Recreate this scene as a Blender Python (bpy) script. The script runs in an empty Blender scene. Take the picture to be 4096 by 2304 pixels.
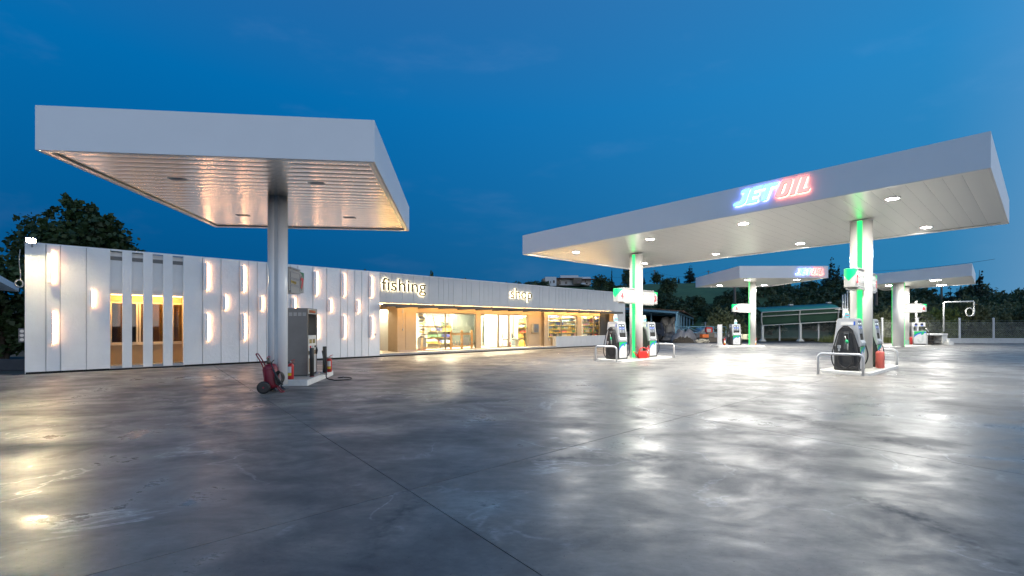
import bpy, bmesh, math, random
from math import radians, sin, cos, pi, sqrt, atan2, floor
from mathutils import Vector, Matrix, noise as mnoise
random.seed(7)
scn = bpy.context.scene
COL = scn.collection
# ------------------------------------------------------------------ camera (16 mm wide angle, level, shifted lens)
cam_d = bpy.data.cameras.new('camera'); cam = bpy.data.objects.new('camera', cam_d); COL.objects.link(cam)
cam.location = (0, 0, 1.6); cam.rotation_euler = (radians(90), 0, 0)
cam_d.lens = 16; cam_d.sensor_width = 36; cam_d.shift_y = 151 / 4096
cam_d.clip_start = 0.05; cam_d.clip_end = 3000
scn.camera = cam
# ------------------------------------------------------------------ dusk sky: blue hour, afterglow behind the camera
W = bpy.data.worlds.new('World'); scn.world = W; W.use_nodes = True
wn = W.node_tree; wn.nodes.clear()
def wnode(t): return wn.nodes.new(t)
def wmath(op, a, b=0.0, clamp=False):
    n = wnode('ShaderNodeMath'); n.operation = op; n.use_clamp = clamp
    for i, x in enumerate((a, b)):
        if isinstance(x, (int, float)): n.inputs[i].default_value = x
        else: wn.links.new(x, n.inputs[i])
    return n.outputs[0]
def wadd(a, b):
    n = wnode('ShaderNodeMix'); n.data_type = 'RGBA'; n.blend_type = 'ADD'; n.inputs[0].default_value = 1
    wn.links.new(a, n.inputs[6]); wn.links.new(b, n.inputs[7]); return n.outputs[2]
def wscale(col, f):
    n = wnode('ShaderNodeMix'); n.data_type = 'RGBA'; n.blend_type = 'MULTIPLY'; n.inputs[0].default_value = 1
    n.inputs[6].default_value = (*col, 1)
    c = wnode('ShaderNodeCombineColor')
    for i in range(3): wn.links.new(f, c.inputs[i])
    wn.links.new(c.outputs[0], n.inputs[7]); return n.outputs[2]
wo = wnode('ShaderNodeOutputWorld'); bg = wnode('ShaderNodeBackground')
tc = wnode('ShaderNodeTexCoord'); sx = wnode('ShaderNodeSeparateXYZ'); wn.links.new(tc.outputs['Generated'], sx.inputs[0])
el = wmath('MAXIMUM', sx.outputs[2], 0.0)
GLX, GLY = 0.62, -0.785                      # azimuth of the afterglow: behind the camera, a little to the right
hl = wmath('SQRT', wmath('MAXIMUM', wmath('SUBTRACT', 1.0, wmath('MULTIPLY', sx.outputs[2], sx.outputs[2])), 1e-4))
az = wmath('DIVIDE', wmath('ADD', wmath('MULTIPLY', sx.outputs[0], GLX), wmath('MULTIPLY', sx.outputs[1], GLY)), hl)
t_ = wmath('MULTIPLY', wmath('ADD', az, 1.0), 0.5, True)
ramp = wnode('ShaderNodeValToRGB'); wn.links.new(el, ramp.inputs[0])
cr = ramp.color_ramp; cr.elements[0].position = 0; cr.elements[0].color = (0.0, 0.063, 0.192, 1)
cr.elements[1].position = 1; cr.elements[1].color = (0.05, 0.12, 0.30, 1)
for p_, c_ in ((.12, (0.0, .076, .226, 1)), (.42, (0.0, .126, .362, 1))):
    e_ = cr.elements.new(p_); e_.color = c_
fall = wmath('SUBTRACT', 1.0, wmath('MULTIPLY', el, 0.75))
side = wscale((.06, .29, .42), wmath('MULTIPLY', t_, fall))
warm = wscale((1.66, 1.28, 1.04), wmath('MULTIPLY', wmath('POWER', wmath('MULTIPLY', wmath('SUBTRACT', t_, .42), 1.72, True), 1.3), wmath('POWER', wmath('SUBTRACT', 1.0, el), 2.2)))
sky = wnode('ShaderNodeTexSky'); sky.sky_type = 'NISHITA'; sky.sun_disc = False
sky.sun_elevation = radians(-2.5); sky.sun_rotation = radians(200); sky.ozone_density = 4.0; sky.dust_density = .6
nsc = wnode('ShaderNodeMix'); nsc.data_type = 'RGBA'; nsc.blend_type = 'MULTIPLY'; nsc.inputs[0].default_value = 1
wn.links.new(sky.outputs[0], nsc.inputs[6]); nsc.inputs[7].default_value = (.03, .08, .08, 1)
# faint high wisps
mp = wnode('ShaderNodeMapping'); mp.inputs['Scale'].default_value = (2.2, 5.0, 9.0); mp.inputs['Location'].default_value = (1.3, .4, 2.1)
wn.links.new(tc.outputs['Generated'], mp.inputs[0])
cl = wnode('ShaderNodeTexNoise'); cl.inputs['Scale'].default_value = 1.6; cl.inputs['Detail'].default_value = 5; cl.inputs['Roughness'].default_value = .55
wn.links.new(mp.outputs[0], cl.inputs['Vector'])
wisp = wscale((.028, .026, .03), wmath('POWER', wmath('MULTIPLY', wmath('SUBTRACT', cl.outputs[0], .56), 3.6, True), 1.5))
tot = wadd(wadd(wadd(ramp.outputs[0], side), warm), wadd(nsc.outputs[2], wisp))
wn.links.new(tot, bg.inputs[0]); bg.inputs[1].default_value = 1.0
wn.links.new(bg.outputs[0], wo.inputs[0])
vs = scn.view_settings; vs.view_transform = 'Standard'; vs.look = 'None'; vs.exposure = 0.2; vs.gamma = 1; vs.use_curve_mapping = False
cy = scn.cycles
cy.use_denoising = True; cy.max_bounces = 8; cy.diffuse_bounces = 4; cy.glossy_bounces = 4; cy.transparent_max_bounces = 16
cy.sample_clamp_indirect = 6.0; cy.caustics_reflective = False; cy.caustics_refractive = False

# ------------------------------------------------------------------ survey helpers: photograph pixel (4096 wide) -> world
FPX, U0, V0, EYE = 16 / 36 * 4096, 2048.0, 1303.0, 1.6
def G(u, v, z=0.0):                       # point on a level plane
    Y = FPX * (z - EYE) / (V0 - v); return Vector(((u - U0) / FPX * Y, Y, z))
def AT(u, v, Y):                          # point at a known distance
    return Vector(((u - U0) / FPX * Y, Y, EYE + (V0 - v) / FPX * Y))

# ------------------------------------------------------------------ materials
MATS = {}
def nmat(name):
    m = bpy.data.materials.new(name); m.use_nodes = True
    nt = m.node_tree; return m, nt, nt.nodes['Principled BSDF']
def M(name, col, rough=.5, metal=0.0, var=.06, scale=4.0, bump=0.0, bscale=60.0, coat=0.0, emit=None, estr=0.0, rvar=.08, spec=.5):
    """painted / cast / moulded surface with slight uneven colour and gloss"""
    if name in MATS: return MATS[name]
    m, nt, b = nmat(name); N = nt.nodes; L = nt.links
    tcn = N.new('ShaderNodeTexCoord')
    nz = N.new('ShaderNodeTexNoise'); nz.inputs['Scale'].default_value = scale; nz.inputs['Detail'].default_value = 6; nz.inputs['Roughness'].default_value = .6
    L.new(tcn.outputs['Object'], nz.inputs['Vector'])
    r = N.new('ShaderNodeValToRGB'); L.new(nz.outputs[0], r.inputs[0])
    r.color_ramp.elements[0].position = .3; r.color_ramp.elements[1].position = .7
    r.color_ramp.elements[0].color = (*[max(0, c * (1 - var)) for c in col], 1)
    r.color_ramp.elements[1].color = (*[min(1, c * (1 + var)) for c in col], 1)
    L.new(r.outputs[0], b.inputs['Base Color'])
    mr = N.new('ShaderNodeMapRange'); L.new(nz.outputs[0], mr.inputs[0])
    mr.inputs[3].default_value = max(0.02, rough - rvar); mr.inputs[4].default_value = min(1, rough + rvar)
    L.new(mr.outputs[0], b.inputs['Roughness'])
    b.inputs['Metallic'].default_value = metal; b.inputs['Specular IOR Level'].default_value = spec
    if coat: b.inputs['Coat Weight'].default_value = coat; b.inputs['Coat Roughness'].default_value = .08
    if bump:
        n2 = N.new('ShaderNodeTexNoise'); n2.inputs['Scale'].default_value = bscale; n2.inputs['Detail'].default_value = 4
        L.new(tcn.outputs['Object'], n2.inputs['Vector'])
        bp = N.new('ShaderNodeBump'); bp.inputs['Strength'].default_value = bump; bp.inputs['Distance'].default_value = .02
        L.new(n2.outputs[0], bp.inputs['Height']); L.new(bp.outputs[0], b.inputs['Normal'])
    if emit: b.inputs['Emission Color'].default_value = (*emit, 1); b.inputs['Emission Strength'].default_value = estr
    MATS[name] = m; return m
def EM(name, col, s, base=.8):
    if name in MATS: return MATS[name]
    m, nt, b = nmat(name)
    nz = nt.nodes.new('ShaderNodeTexNoise'); nz.inputs['Scale'].default_value = 30
    mr = nt.nodes.new('ShaderNodeMapRange'); nt.links.new(nz.outputs[0], mr.inputs[0])
    mr.inputs[3].default_value = s * .93; mr.inputs[4].default_value = s * 1.07
    nt.links.new(mr.outputs[0], b.inputs['Emission Strength'])
    b.inputs['Base Color'].default_value = (base * .8, base * .8, base * .8, 1)
    b.inputs['Emission Color'].default_value = (*col, 1)
    MATS[name] = m; return m
def GLASS(name, tint=(.97, .98, .97), gloss=.5, rough=.02):
    """window pane: clear sheet that mirrors a little of what is before it (more at a slant)"""
    if name in MATS: return MATS[name]
    m, nt, b = nmat(name); N = nt.nodes; L = nt.links; out = N['Material Output']; N.remove(b)
    tr = N.new('ShaderNodeBsdfTransparent'); tr.inputs[0].default_value = (*tint, 1)
    gl = N.new('ShaderNodeBsdfGlossy'); gl.inputs['Roughness'].default_value = rough; gl.inputs[0].default_value = (.95, .95, .95, 1)
    ge = N.new('ShaderNodeNewGeometry'); dt = N.new('ShaderNodeVectorMath'); dt.operation = 'DOT_PRODUCT'; L.new(ge.outputs['Normal'], dt.inputs[0]); L.new(ge.outputs['Incoming'], dt.inputs[1])
    def mm(op, a, c):
        n = N.new('ShaderNodeMath'); n.operation = op
        for i, x in enumerate((a, c)):
            if isinstance(x, (int, float)): n.inputs[i].default_value = x
            else: L.new(x, n.inputs[i])
        return n.outputs[0]
    fr_ = mm('ADD', mm('MULTIPLY', mm('POWER', mm('SUBTRACT', 1.0, mm('ABSOLUTE', dt.outputs['Value'], 0.0)), 5.0), .96), .04)
    nz = N.new('ShaderNodeTexNoise'); nz.inputs['Scale'].default_value = 1.3
    bp = N.new('ShaderNodeBump'); bp.inputs['Strength'].default_value = .03; L.new(nz.outputs[0], bp.inputs['Height']); L.new(bp.outputs[0], gl.inputs['Normal'])
    mu = N.new('ShaderNodeMath'); mu.operation = 'MULTIPLY'; mu.inputs[1].default_value = gloss * 2; L.new(fr_, mu.inputs[0])
    mx = N.new('ShaderNodeMixShader'); L.new(mu.outputs[0], mx.inputs[0]); L.new(tr.outputs[0], mx.inputs[1]); L.new(gl.outputs[0], mx.inputs[2])
    L.new(mx.outputs[0], out.inputs[0]); MATS[name] = m; return m

# ------------------------------------------------------------------ mesh builder
class MB:
    def __init__(s): s.v = []; s.f = []; s.sm = []
    def add(s, vs, fs, smooth=False):
        o = len(s.v); s.v += [tuple(p) for p in vs]; s.f += [tuple(i + o for i in f) for f in fs]; s.sm += [smooth] * len(fs); return s
    def box(s, x0, x1, y0, y1, z0, z1, T=None):
        vs = [Vector((x, y, z)) for z in (z0, z1) for x, y in ((x0, y0), (x1, y0), (x1, y1), (x0, y1))]
        if T: vs = [T @ p for p in vs]
        return s.add(vs, [(3, 2, 1, 0), (4, 5, 6, 7), (0, 1, 5, 4), (1, 2, 6, 5), (2, 3, 7, 6), (3, 0, 4, 7)])
    def prism(s, poly, a, b, axis='z', T=None, smooth=False):
        """2-D outline (ccw seen from +axis) extruded from a to b along axis"""
        def P(p, h): return Vector({'z': (p[0], p[1], h), 'y': (p[0], h, p[1]), 'x': (h, p[0], p[1])}[axis])
        n = len(poly); vs = [P(p, a) for p in poly] + [P(p, b) for p in poly]
        if T: vs = [T @ p for p in vs]
        fs = [(i, (i + 1) % n, n + (i + 1) % n, n + i) for i in range(n)]
        caps = [tuple(range(n))[::-1], tuple(range(n, 2 * n))]
        if axis == 'y': fs = [f[::-1] for f in fs]; caps = [c[::-1] for c in caps]
        o = len(s.v); s.v += [tuple(p) for p in vs]
        for f in fs: s.f.append(tuple(i + o for i in f)); s.sm.append(smooth)
        for f in caps: s.f.append(tuple(i + o for i in f)); s.sm.append(False)
        return s
    def tube(s, pts, r, n=8, caps=True, closed=False):
        pts = [Vector(p) for p in pts]; rings = []; m = len(pts)
        rr = r if isinstance(r, (list, tuple)) else [r] * m
        ref = None
        for i, p in enumerate(pts):
            if closed: d = pts[(i + 1) % m] - pts[i - 1]
            else: d = pts[min(i + 1, m - 1)] - pts[max(i - 1, 0)]
            d.normalize()
            if ref is None: ref = Vector((0, 0, 1)) if abs(d.z) < .9 else Vector((1, 0, 0))
            a = ref - d * ref.dot(d)
            if a.length < 1e-4: a = d.orthogonal()
            a.normalize(); ref = a; b = d.cross(a)
            rings.append([p + a * (rr[i] * cos(2 * pi * k / n)) + b * (rr[i] * sin(2 * pi * k / n)) for k in range(n)])
        vs = [q for R in rings for q in R]; fs = []
        for i in range(m if closed else m - 1):
            j = (i + 1) % m
            for k in range(n): fs.append((i * n + k, i * n + (k + 1) % n, j * n + (k + 1) % n, j * n + k))
        s.add(vs, fs, True)
        if caps and not closed:
            o = len(s.v) - len(vs); s.f += [tuple(o + k for k in range(n))[::-1], tuple(o + (m - 1) * n + k for k in range(n))]; s.sm += [False, False]
        return s
    def lathe(s, prof, n=16, T=None, smooth=True, caps=True):
        """profile [(r,z)...] bottom to top round z"""
        vs = [Vector((max(r, 1e-4) * cos(2 * pi * k / n), max(r, 1e-4) * sin(2 * pi * k / n), z)) for r, z in prof for k in range(n)]
        if T: vs = [T @ p for p in vs]
        fs = [(i * n + k, i * n + (k + 1) % n, (i + 1) * n + (k + 1) % n, (i + 1) * n + k) for i in range(len(prof) - 1) for k in range(n)]
        s.add(vs, fs, smooth)
        if caps: o = len(s.v) - len(vs); s.f += [tuple(o + k for k in range(n))[::-1], tuple(o + (len(prof) - 1) * n + k for k in range(n))]; s.sm += [False, False]
        return s
    def mesh(s, name, mat):
        me = bpy.data.meshes.new(name); me.from_pydata(s.v, [], s.f); me.polygons.foreach_set('use_smooth', s.sm)
        if mat: me.materials.append(mat)
        me.update(); return me
    def build(s, name, mat, parent=None, bevel=0.0, seg=2):
        return obj(name, s.mesh(name, mat), parent, bevel, seg)
def obj(name, me, parent=None, bevel=0.0, seg=2):
    o = bpy.data.objects.new(name, me); COL.objects.link(o)
    if parent: o.parent = parent
    if bevel:
        md = o.modifiers.new('bevel', 'BEVEL'); md.width = bevel; md.segments = seg; md.limit_method = 'ANGLE'; md.angle_limit = radians(40)
    return o
def tag(o, label=None, cat=None, group=None, kind=None):
    if label: o['label'] = label
    if cat: o['category'] = cat
    if group: o['group'] = group
    if kind: o['kind'] = kind
    return o
def thing(name, label, cat, loc=(0, 0, 0), rz=0.0, group=None):
    o = bpy.data.objects.new(name, None); COL.objects.link(o); o.location = loc; o.rotation_euler = (0, 0, rz); o.empty_display_size = .2
    return tag(o, label, cat, group)
def copy_tree(o, parent=None, loc=None, rz=None, label=None, scale=None):
    c = o.copy(); COL.objects.link(c); c.parent = parent
    if loc is not None: c.location = loc
    if rz is not None: c.rotation_euler = (0, 0, rz)
    if scale is not None: c.scale = scale
    if label: c['label'] = label
    for ch in list(o.children): copy_tree(ch, c)
    return c
def rounded(poly, r, n=4):
    """round the corners of an outline"""
    out = []; m = len(poly)
    rs = r if isinstance(r, (list, tuple)) else [r] * m
    for i in range(m):
        p = Vector(poly[i]); a = Vector(poly[i - 1]); b = Vector(poly[(i + 1) % m])
        if rs[i] <= 0: out.append(tuple(p)); continue
        da = (a - p); db = (b - p); k = min(rs[i], da.length * .49, db.length * .49)
        s0 = p + da.normalized() * k; s1 = p + db.normalized() * k
        for j in range(n + 1):
            t = j / n; out.append(tuple(s0 * (1 - t) ** 2 + p * (2 * t * (1 - t)) + s1 * t * t))
    return out
def bez(pts, n=8):
    """Catmull-Rom through points"""
    P = [Vector(p) for p in pts]; P = [P[0] * 2 - P[1]] + P + [P[-1] * 2 - P[-2]]; out = []
    for i in range(1, len(P) - 2):
        for j in range(n):
            t = j / n; a, b, c, d = P[i - 1:i + 3]
            out.append(.5 * ((2 * b) + (c - a) * t + (2 * a - 5 * b + 4 * c - d) * t * t + (3 * b - a - 3 * c + d) * t ** 3))
    out.append(P[-2]); return out
def text_mesh(body, size, extrude, offset=0.0, bold=0.0, shear=0.0, align='LEFT', res=3):
    cu = bpy.data.curves.new('letters', 'FONT'); cu.body = body; cu.size = size; cu.extrude = extrude; cu.offset = offset + bold; cu.shear = shear
    cu.align_x = align; cu.resolution_u = res
    o = bpy.data.objects.new('letters', cu); COL.objects.link(o)
    dg = bpy.context.evaluated_depsgraph_get(); me = bpy.data.meshes.new_from_object(o.evaluated_get(dg))
    w = max((v.co.x for v in me.vertices), default=0); bpy.data.objects.remove(o); return me
def text(body, size, mat, parent, loc, rot=(pi / 2, 0, 0), extrude=.003, name='lettering', bold=0.0, align='LEFT', fit=None, shear=0.0):
    me = text_mesh(body, size, extrude, bold=bold, align=align, shear=shear); me.materials.append(mat)
    if fit:
        xs = [v.co.x for v in me.vertices]; w = max(xs) - min(xs); k = fit / w
        for v in me.vertices: v.co.x *= k
    o = obj(name, me, parent); o.location = loc; o.rotation_euler = rot; return o

# ================================================================== SETTING
def concrete_mat():
    m, nt, b = nmat('polished_concrete'); N = nt.nodes; L = nt.links
    ge = N.new('ShaderNodeNewGeometry'); oi = N.new('ShaderNodeObjectInfo')
    def mapping(rz, sc):
        mp = N.new('ShaderNodeMapping'); mp.inputs['Rotation'].default_value = (0, 0, rz); mp.inputs['Scale'].default_value = sc; L.new(ge.outputs['Position'], mp.inputs[0]); return mp.outputs[0]
    def noise(vec, sc, det=6, ro=.6, dist=0.0):
        n = N.new('ShaderNodeTexNoise'); n.inputs['Scale'].default_value = sc; n.inputs['Detail'].default_value = det; n.inputs['Roughness'].default_value = ro; n.inputs['Distortion'].default_value = dist
        L.new(vec, n.inputs['Vector']); return n.outputs[0]
    def mth(op, a, c=0.0, clamp=False):
        n = N.new('ShaderNodeMath'); n.operation = op; n.use_clamp = clamp
        for i, x in enumerate((a, c)):
            if isinstance(x, (int, float)): n.inputs[i].default_value = x
            else: L.new(x, n.inputs[i])
        return n.outputs[0]
    def mr(x, a, c, d, e):
        n = N.new('ShaderNodeMapRange'); n.inputs[1].default_value = a; n.inputs[2].default_value = c; n.inputs[3].default_value = d; n.inputs[4].default_value = e
        L.new(x, n.inputs[0]); return n.outputs[0]
    big = noise(mapping(.3, (1, 1, 1)), .33, 5, .6, .6)
    streak = noise(mapping(-.55, (.55, 3.4, 1)), 1.15, 7, .62, .8)      # trowel sweeps
    streak2 = noise(mapping(.75, (.6, 3.0, 1)), 2.2, 6, .6, .3)
    fine = noise(mapping(.5, (1, 2.0, 1)), 13, 8, .72)
    # drying outlines: thin contour of a slow noise
    sten = noise(mapping(0, (1, 1, 1)), .5, 5, .55, .5)
    line = mr(mth('ABSOLUTE', mth('SUBTRACT', sten, .52)), 0, .011, 1, 0)
    gate = mr(big, .46, .6, 0, 1); line = mth('MULTIPLY', mth('MULTIPLY', line, gate), mr(fine, .35, .6, .2, 1))
    # tyre arcs: rings of a few big circles, broken up
    tot = None
    for (cx, cy, r0, w) in ((1.5, 13.5, 2.6, .22), (3.0, 14.2, 3.4, .2), (-1.5, 12.5, 3.0, .2), (7.5, 9.0, 3.2, .22), (6.8, 11.5, 4.3, .22), (-8.5, 8.0, 2.2, .16), (1.2, 3.4, 2.2, .2), (10, 8, 5, .25)):
        vd = N.new('ShaderNodeVectorMath'); vd.operation = 'DISTANCE'; L.new(ge.outputs['Position'], vd.inputs[0]); vd.inputs[1].default_value = (cx, cy, 0)
        k = mr(mth('ABSOLUTE', mth('SUBTRACT', vd.outputs['Value'], r0)), 0, w, 1, 0)
        k = mth('MULTIPLY', k, mr(noise(mapping(cx, (1, 1, 1)), .5 + .03 * cy, 2), .45, .6, 0, 1))
        tot = k if tot is None else mth('MAXIMUM', tot, k)
    tyre = mth('MULTIPLY', tot, mr(noise(mapping(.2, (1, 1, 1)), 9, 3), .4, .62, .15, 1))
    mid = noise(mapping(.9, (1, 1.5, 1)), .9, 9, .66, .35)
    v = mth('ADD', mth('MULTIPLY', big, .36), mth('ADD', mth('MULTIPLY', mid, .44), mth('ADD', mth('MULTIPLY', streak, .10), mth('MULTIPLY', streak2, .10))))
    v = mth('ADD', v, mth('MULTIPLY', mth('SUBTRACT', oi.outputs['Random'], .5), .05))
    cr = N.new('ShaderNodeValToRGB'); L.new(v, cr.inputs[0]); e = cr.color_ramp.elements
    e[0].position = .34; e[0].color = (.078, .076, .078, 1); e[1].position = .66; e[1].color = (.33, .308, .280, 1)
    x = e.new(.46); x.color = (.135, .130, .127, 1); x = e.new(.55); x.color = (.210, .196, .180, 1)
    mx = N.new('ShaderNodeMix'); mx.data_type = 'RGBA'; L.new(mth('MULTIPLY', line, .85), mx.inputs[0]); L.new(cr.outputs[0], mx.inputs[6]); mx.inputs[7].default_value = (.55, .55, .55, 1)
    mt = N.new('ShaderNodeMix'); mt.data_type = 'RGBA'; L.new(mth('MULTIPLY', tyre, .75), mt.inputs[0]); L.new(mx.outputs[2], mt.inputs[6]); mt.inputs[7].default_value = (.07, .07, .075, 1)
    mf = N.new('ShaderNodeMix'); mf.data_type = 'RGBA'; mf.blend_type = 'MULTIPLY'; mf.inputs[0].default_value = 1; L.new(mt.outputs[2], mf.inputs[6])
    cc = N.new('ShaderNodeCombineColor'); fv = mth('MULTIPLY', mr(fine, .3, .7, .80, 1.16), mr(noise(mapping(1.3, (1, 1, 1)), 48, 2, .5), .70, .74, 1.0, .35))
    for i in range(3): L.new(fv, cc.inputs[i])
    L.new(cc.outputs[0], mf.inputs[7]); L.new(mf.outputs[2], b.inputs['Base Color'])
    ro = mth('ADD', mr(mid, .36, .64, .52, .28), mth('ADD', mr(big, .38, .62, .10, -.06), mth('ADD', mth('MULTIPLY', line, .04), mr(fine, .3, .7, -.05, .06))))
    ro = mth('ADD', ro, mth('MULTIPLY', tyre, .18)); L.new(mth('MAXIMUM', ro, .09), b.inputs['Roughness'])
    b.inputs['Specular IOR Level'].default_value = .26
    bp = N.new('ShaderNodeBump'); bp.inputs['Strength'].default_value = .05; bp.inputs['Distance'].default_value = .012
    hgt = mth('ADD', mth('MULTIPLY', mid, .6), mth('ADD', mth('MULTIPLY', fine, .14), mth('MULTIPLY', streak2, .4)))
    L.new(hgt, bp.inputs['Height']); L.new(bp.outputs[0], b.inputs['Normal']); return m
CONC = concrete_mat()
def ground_mat(name, c0, c1, sc=.4, rough=.95, bump=.5):
    m, nt, b = nmat(name); N = nt.nodes; L = nt.links; ge = N.new('ShaderNodeNewGeometry')
    n = N.new('ShaderNodeTexNoise'); n.inputs['Scale'].default_value = sc; n.inputs['Detail'].default_value = 9; n.inputs['Roughness'].default_value = .65; L.new(ge.outputs['Position'], n.inputs['Vector'])
    r = N.new('ShaderNodeValToRGB'); L.new(n.outputs[0], r.inputs[0]); r.color_ramp.elements[0].position = .35; r.color_ramp.elements[1].position = .65
    r.color_ramp.elements[0].color = (*c0, 1); r.color_ramp.elements[1].color = (*c1, 1); L.new(r.outputs[0], b.inputs['Base Color'])
    n2 = N.new('ShaderNodeTexNoise'); n2.inputs['Scale'].default_value = sc * 12; n2.inputs['Detail'].default_value = 6; L.new(ge.outputs['Position'], n2.inputs['Vector'])
    bp = N.new('ShaderNodeBump'); bp.inputs['Strength'].default_value = bump; bp.inputs['Distance'].default_value = .15; L.new(n2.outputs[0], bp.inputs['Height']); L.new(bp.outputs[0], b.inputs['Normal'])
    b.inputs['Roughness'].default_value = rough; return m
SOIL = ground_mat('dry_soil', (.05, .045, .035), (.11, .095, .07)); MEADOW = ground_mat('meadow', (.055, .10, .040), (.10, .165, .06), .12)
ASPH = ground_mat('asphalt', (.040, .041, .043), (.062, .062, .064), .8, .8, .15); JOINT = M('joint_bed', (.05, .05, .052), .9)  # dark bed sheet that shows in the sawn slab joints

tag(MB().add([(-900, -900, -.12), (900, -900, -.12), (900, 1500, -.12), (-900, 1500, -.12)], [(0, 1, 2, 3)]).build('ground', SOIL), kind='structure')
# asphalt apron beyond the slabs
tag(MB().add([(-40, -30, -.05), (90, -30, -.05), (90, 46, -.05), (14, 46, -.05), (9, 40, -.05), (-18.3, 14.6, -.05), (-40, 14.6, -.05)], [tuple(range(7))]).build('asphalt_apron', ASPH), kind='structure')
# forecourt: cast slabs with sawn joints, laid on the shop's axis
FA, FB = radians(41.5), radians(-51.6); fa = Vector((cos(FA), sin(FA))); fb = Vector((cos(FB), sin(FB)))
fo = Vector((-1.01, 4.43))                       # a joint crossing
fc = tag(MB().add([(-25, -8, -.03), (70, -8, -.03), (70, 42, -.03), (12.2, 41.2, -.03), (-16.4, 15.1, -.03), (-25, 15.1, -.03)], [tuple(range(6))]).build('forecourt', JOINT), kind='structure')
BO = Vector((-15.97, 14.9)); BD = Vector((25.47, 23.3)); BLEN = BD.length; BT = atan2(BD.y, BD.x); BX = BD.normalized(); BN = Vector((-BX.y, BX.x))
def clip(poly, p, n):                            # keep the side where (q-p).n < 0
    out = []
    for i in range(len(poly)):
        a, b = poly[i - 1], poly[i]; da, db = (a - p).dot(n), (b - p).dot(n)
        if (da < 0) != (db < 0): out.append(a + (b - a) * (da / (da - db)))
        if db < 0: out.append(b)
    return out
PA, PB = 5.4 , 4.95
for i in range(-5, 14):
    for j in range(-9, 12):
        g = .005
        q = [fo + fa * (PA * (i + s) + (g if s == 0 else -g)) + fb * (PB * (j + t) + (g if t == 0 else -g)) for s, t in ((0, 0), (1, 0), (1, 1), (0, 1))]
        q = clip(q, BO + BN * -.02, BN)                               # stop at the shop wall
        if len(q) >= 3: q = clip(q, Vector((0, 41.9)), Vector((0, 1)))
        if len(q) >= 3: q = clip(q, Vector((-16.35, 0)), Vector((-1, 0)))
        if len(q) >= 3: q = clip(q, Vector((0, -6)), Vector((0, -1)))
        if len(q) >= 3: q = clip(q, Vector((60, 0)), Vector((1, 0)))
        if len(q) < 3: continue
        a = sum((q[k - 1].x * q[k].y - q[k].x * q[k - 1].y for k in range(len(q))))
        if abs(a) < .2: continue
        if a < 0: q = q[::-1]
        MB().prism([(p.x, p.y) for p in q], -.028, 0.0).build('slab', CONC, fc)
# left forecourt (a second pour beyond the shop's corner)
lf = [Vector((-16.365, 14.9)), Vector((-16.365, -6)), Vector((-25, -6)), Vector((-25, 14.2))]
MB().prism([(p.x, p.y) for p in lf[::-1]], -.028, -.002).build('slab', CONC, fc)

# hillside
def hz(x, y):
    k = atan2(x, y); u = U0 + FPX * math.tan(max(-1.1, min(1.1, k)))
    P = [(-2000, 4), (1000, 7), (1900, 10.5), (2150, 12.4), (2420, 12.3), (2600, 12.7), (2900, 12.6), (3050, 10.2), (3300, 9.4), (3540, 6.6), (3800, 4.4), (4200, 3.0), (7000, 3)]
    top = P[-1][1]
    for (a, za), (b, zb) in zip(P, P[1:]):
        if u <= b: top = za + (zb - za) * max(0, u - a) / (b - a); break
    d = sqrt(x * x + y * y) * cos(min(1.2, abs(k)) * .55)
    t = max(0, min(1, (d - 55) / 70)); s = t * t * (3 - 2 * t) * .6 + t * .4
    far = max(0, min(1, (d - 126) / 120))
    return top * s * (1 - .35 * far) + .6 * mnoise.noise((x * .05, y * .05, 0)) * s + .25 * mnoise.noise((x * .2, y * .2, 3)) * s - .1 * (1 - t)
nx, ny = 110, 64; hv = []; hf = []
for j in range(ny):
    for i in range(nx):
        y = 50 + 220 * (j / (ny - 1)) ** 1.3; x = -160 + 420 * i / (nx - 1); hv.append((x, y, hz(x, y)))
for j in range(ny - 1):
    for i in range(nx - 1): a = j * nx + i; hf.append((a, a + 1, a + nx + 1, a + nx))
tag(MB().add(hv, hf, True).build('hillside', MEADOW), kind='structure')

# ================================================================== SHOP BUILDING
def St(u, off=0.0):
    o = BO + BN * off; k = (u - U0) / FPX; return (k * o.y - o.x) / (BX.x - k * BX.y)
def S(u, off=0.0): return St(u, off)
def Z(u, v, off=0.0):
    o = BO + BN * off; return EYE + (V0 - v) / FPX * (o.y + BX.y * St(u, off))
shop = thing('shop_building', 'long low white shop with vertical wall panels, a recessed glazed front and lit sign letters', 'building', (BO.x, BO.y, 0), BT)
HB = 4.33
def stucco():
    m, nt, b = nmat('white_stucco'); N = nt.nodes; L = nt.links; tcn = N.new('ShaderNodeTexCoord')
    ge = N.new('ShaderNodeNewGeometry')
    def nz(sc, d=5, ro=.55):
        n = N.new('ShaderNodeTexNoise'); n.inputs['Scale'].default_value = sc; n.inputs['Detail'].default_value = d; n.inputs['Roughness'].default_value = ro; L.new(ge.outputs['Position'], n.inputs['Vector']); return n.outputs[0]
    r = N.new('ShaderNodeValToRGB'); L.new(nz(.9), r.inputs[0]); r.color_ramp.elements[0].position = .3; r.color_ramp.elements[1].position = .7
    r.color_ramp.elements[0].color = (.76, .76, .75, 1); r.color_ramp.elements[1].color = (.84, .84, .83, 1); L.new(r.outputs[0], b.inputs['Base Color'])
    b.inputs['Roughness'].default_value = .9; b.inputs['Specular IOR Level'].default_value = .25
    b1 = N.new('ShaderNodeBump'); b1.inputs['Strength'].default_value = .45; b1.inputs['Distance'].default_value = .03; L.new(nz(9, 6, .6), b1.inputs['Height'])
    b2 = N.new('ShaderNodeBump'); b2.inputs['Strength'].default_value = .35; b2.inputs['Distance'].default_value = .006; L.new(nz(70, 3), b2.inputs['Height']); L.new(b1.outputs[0], b2.inputs['Normal'])
    L.new(b2.outputs[0], b.inputs['Normal']); return m
STUC = stucco()
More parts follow.
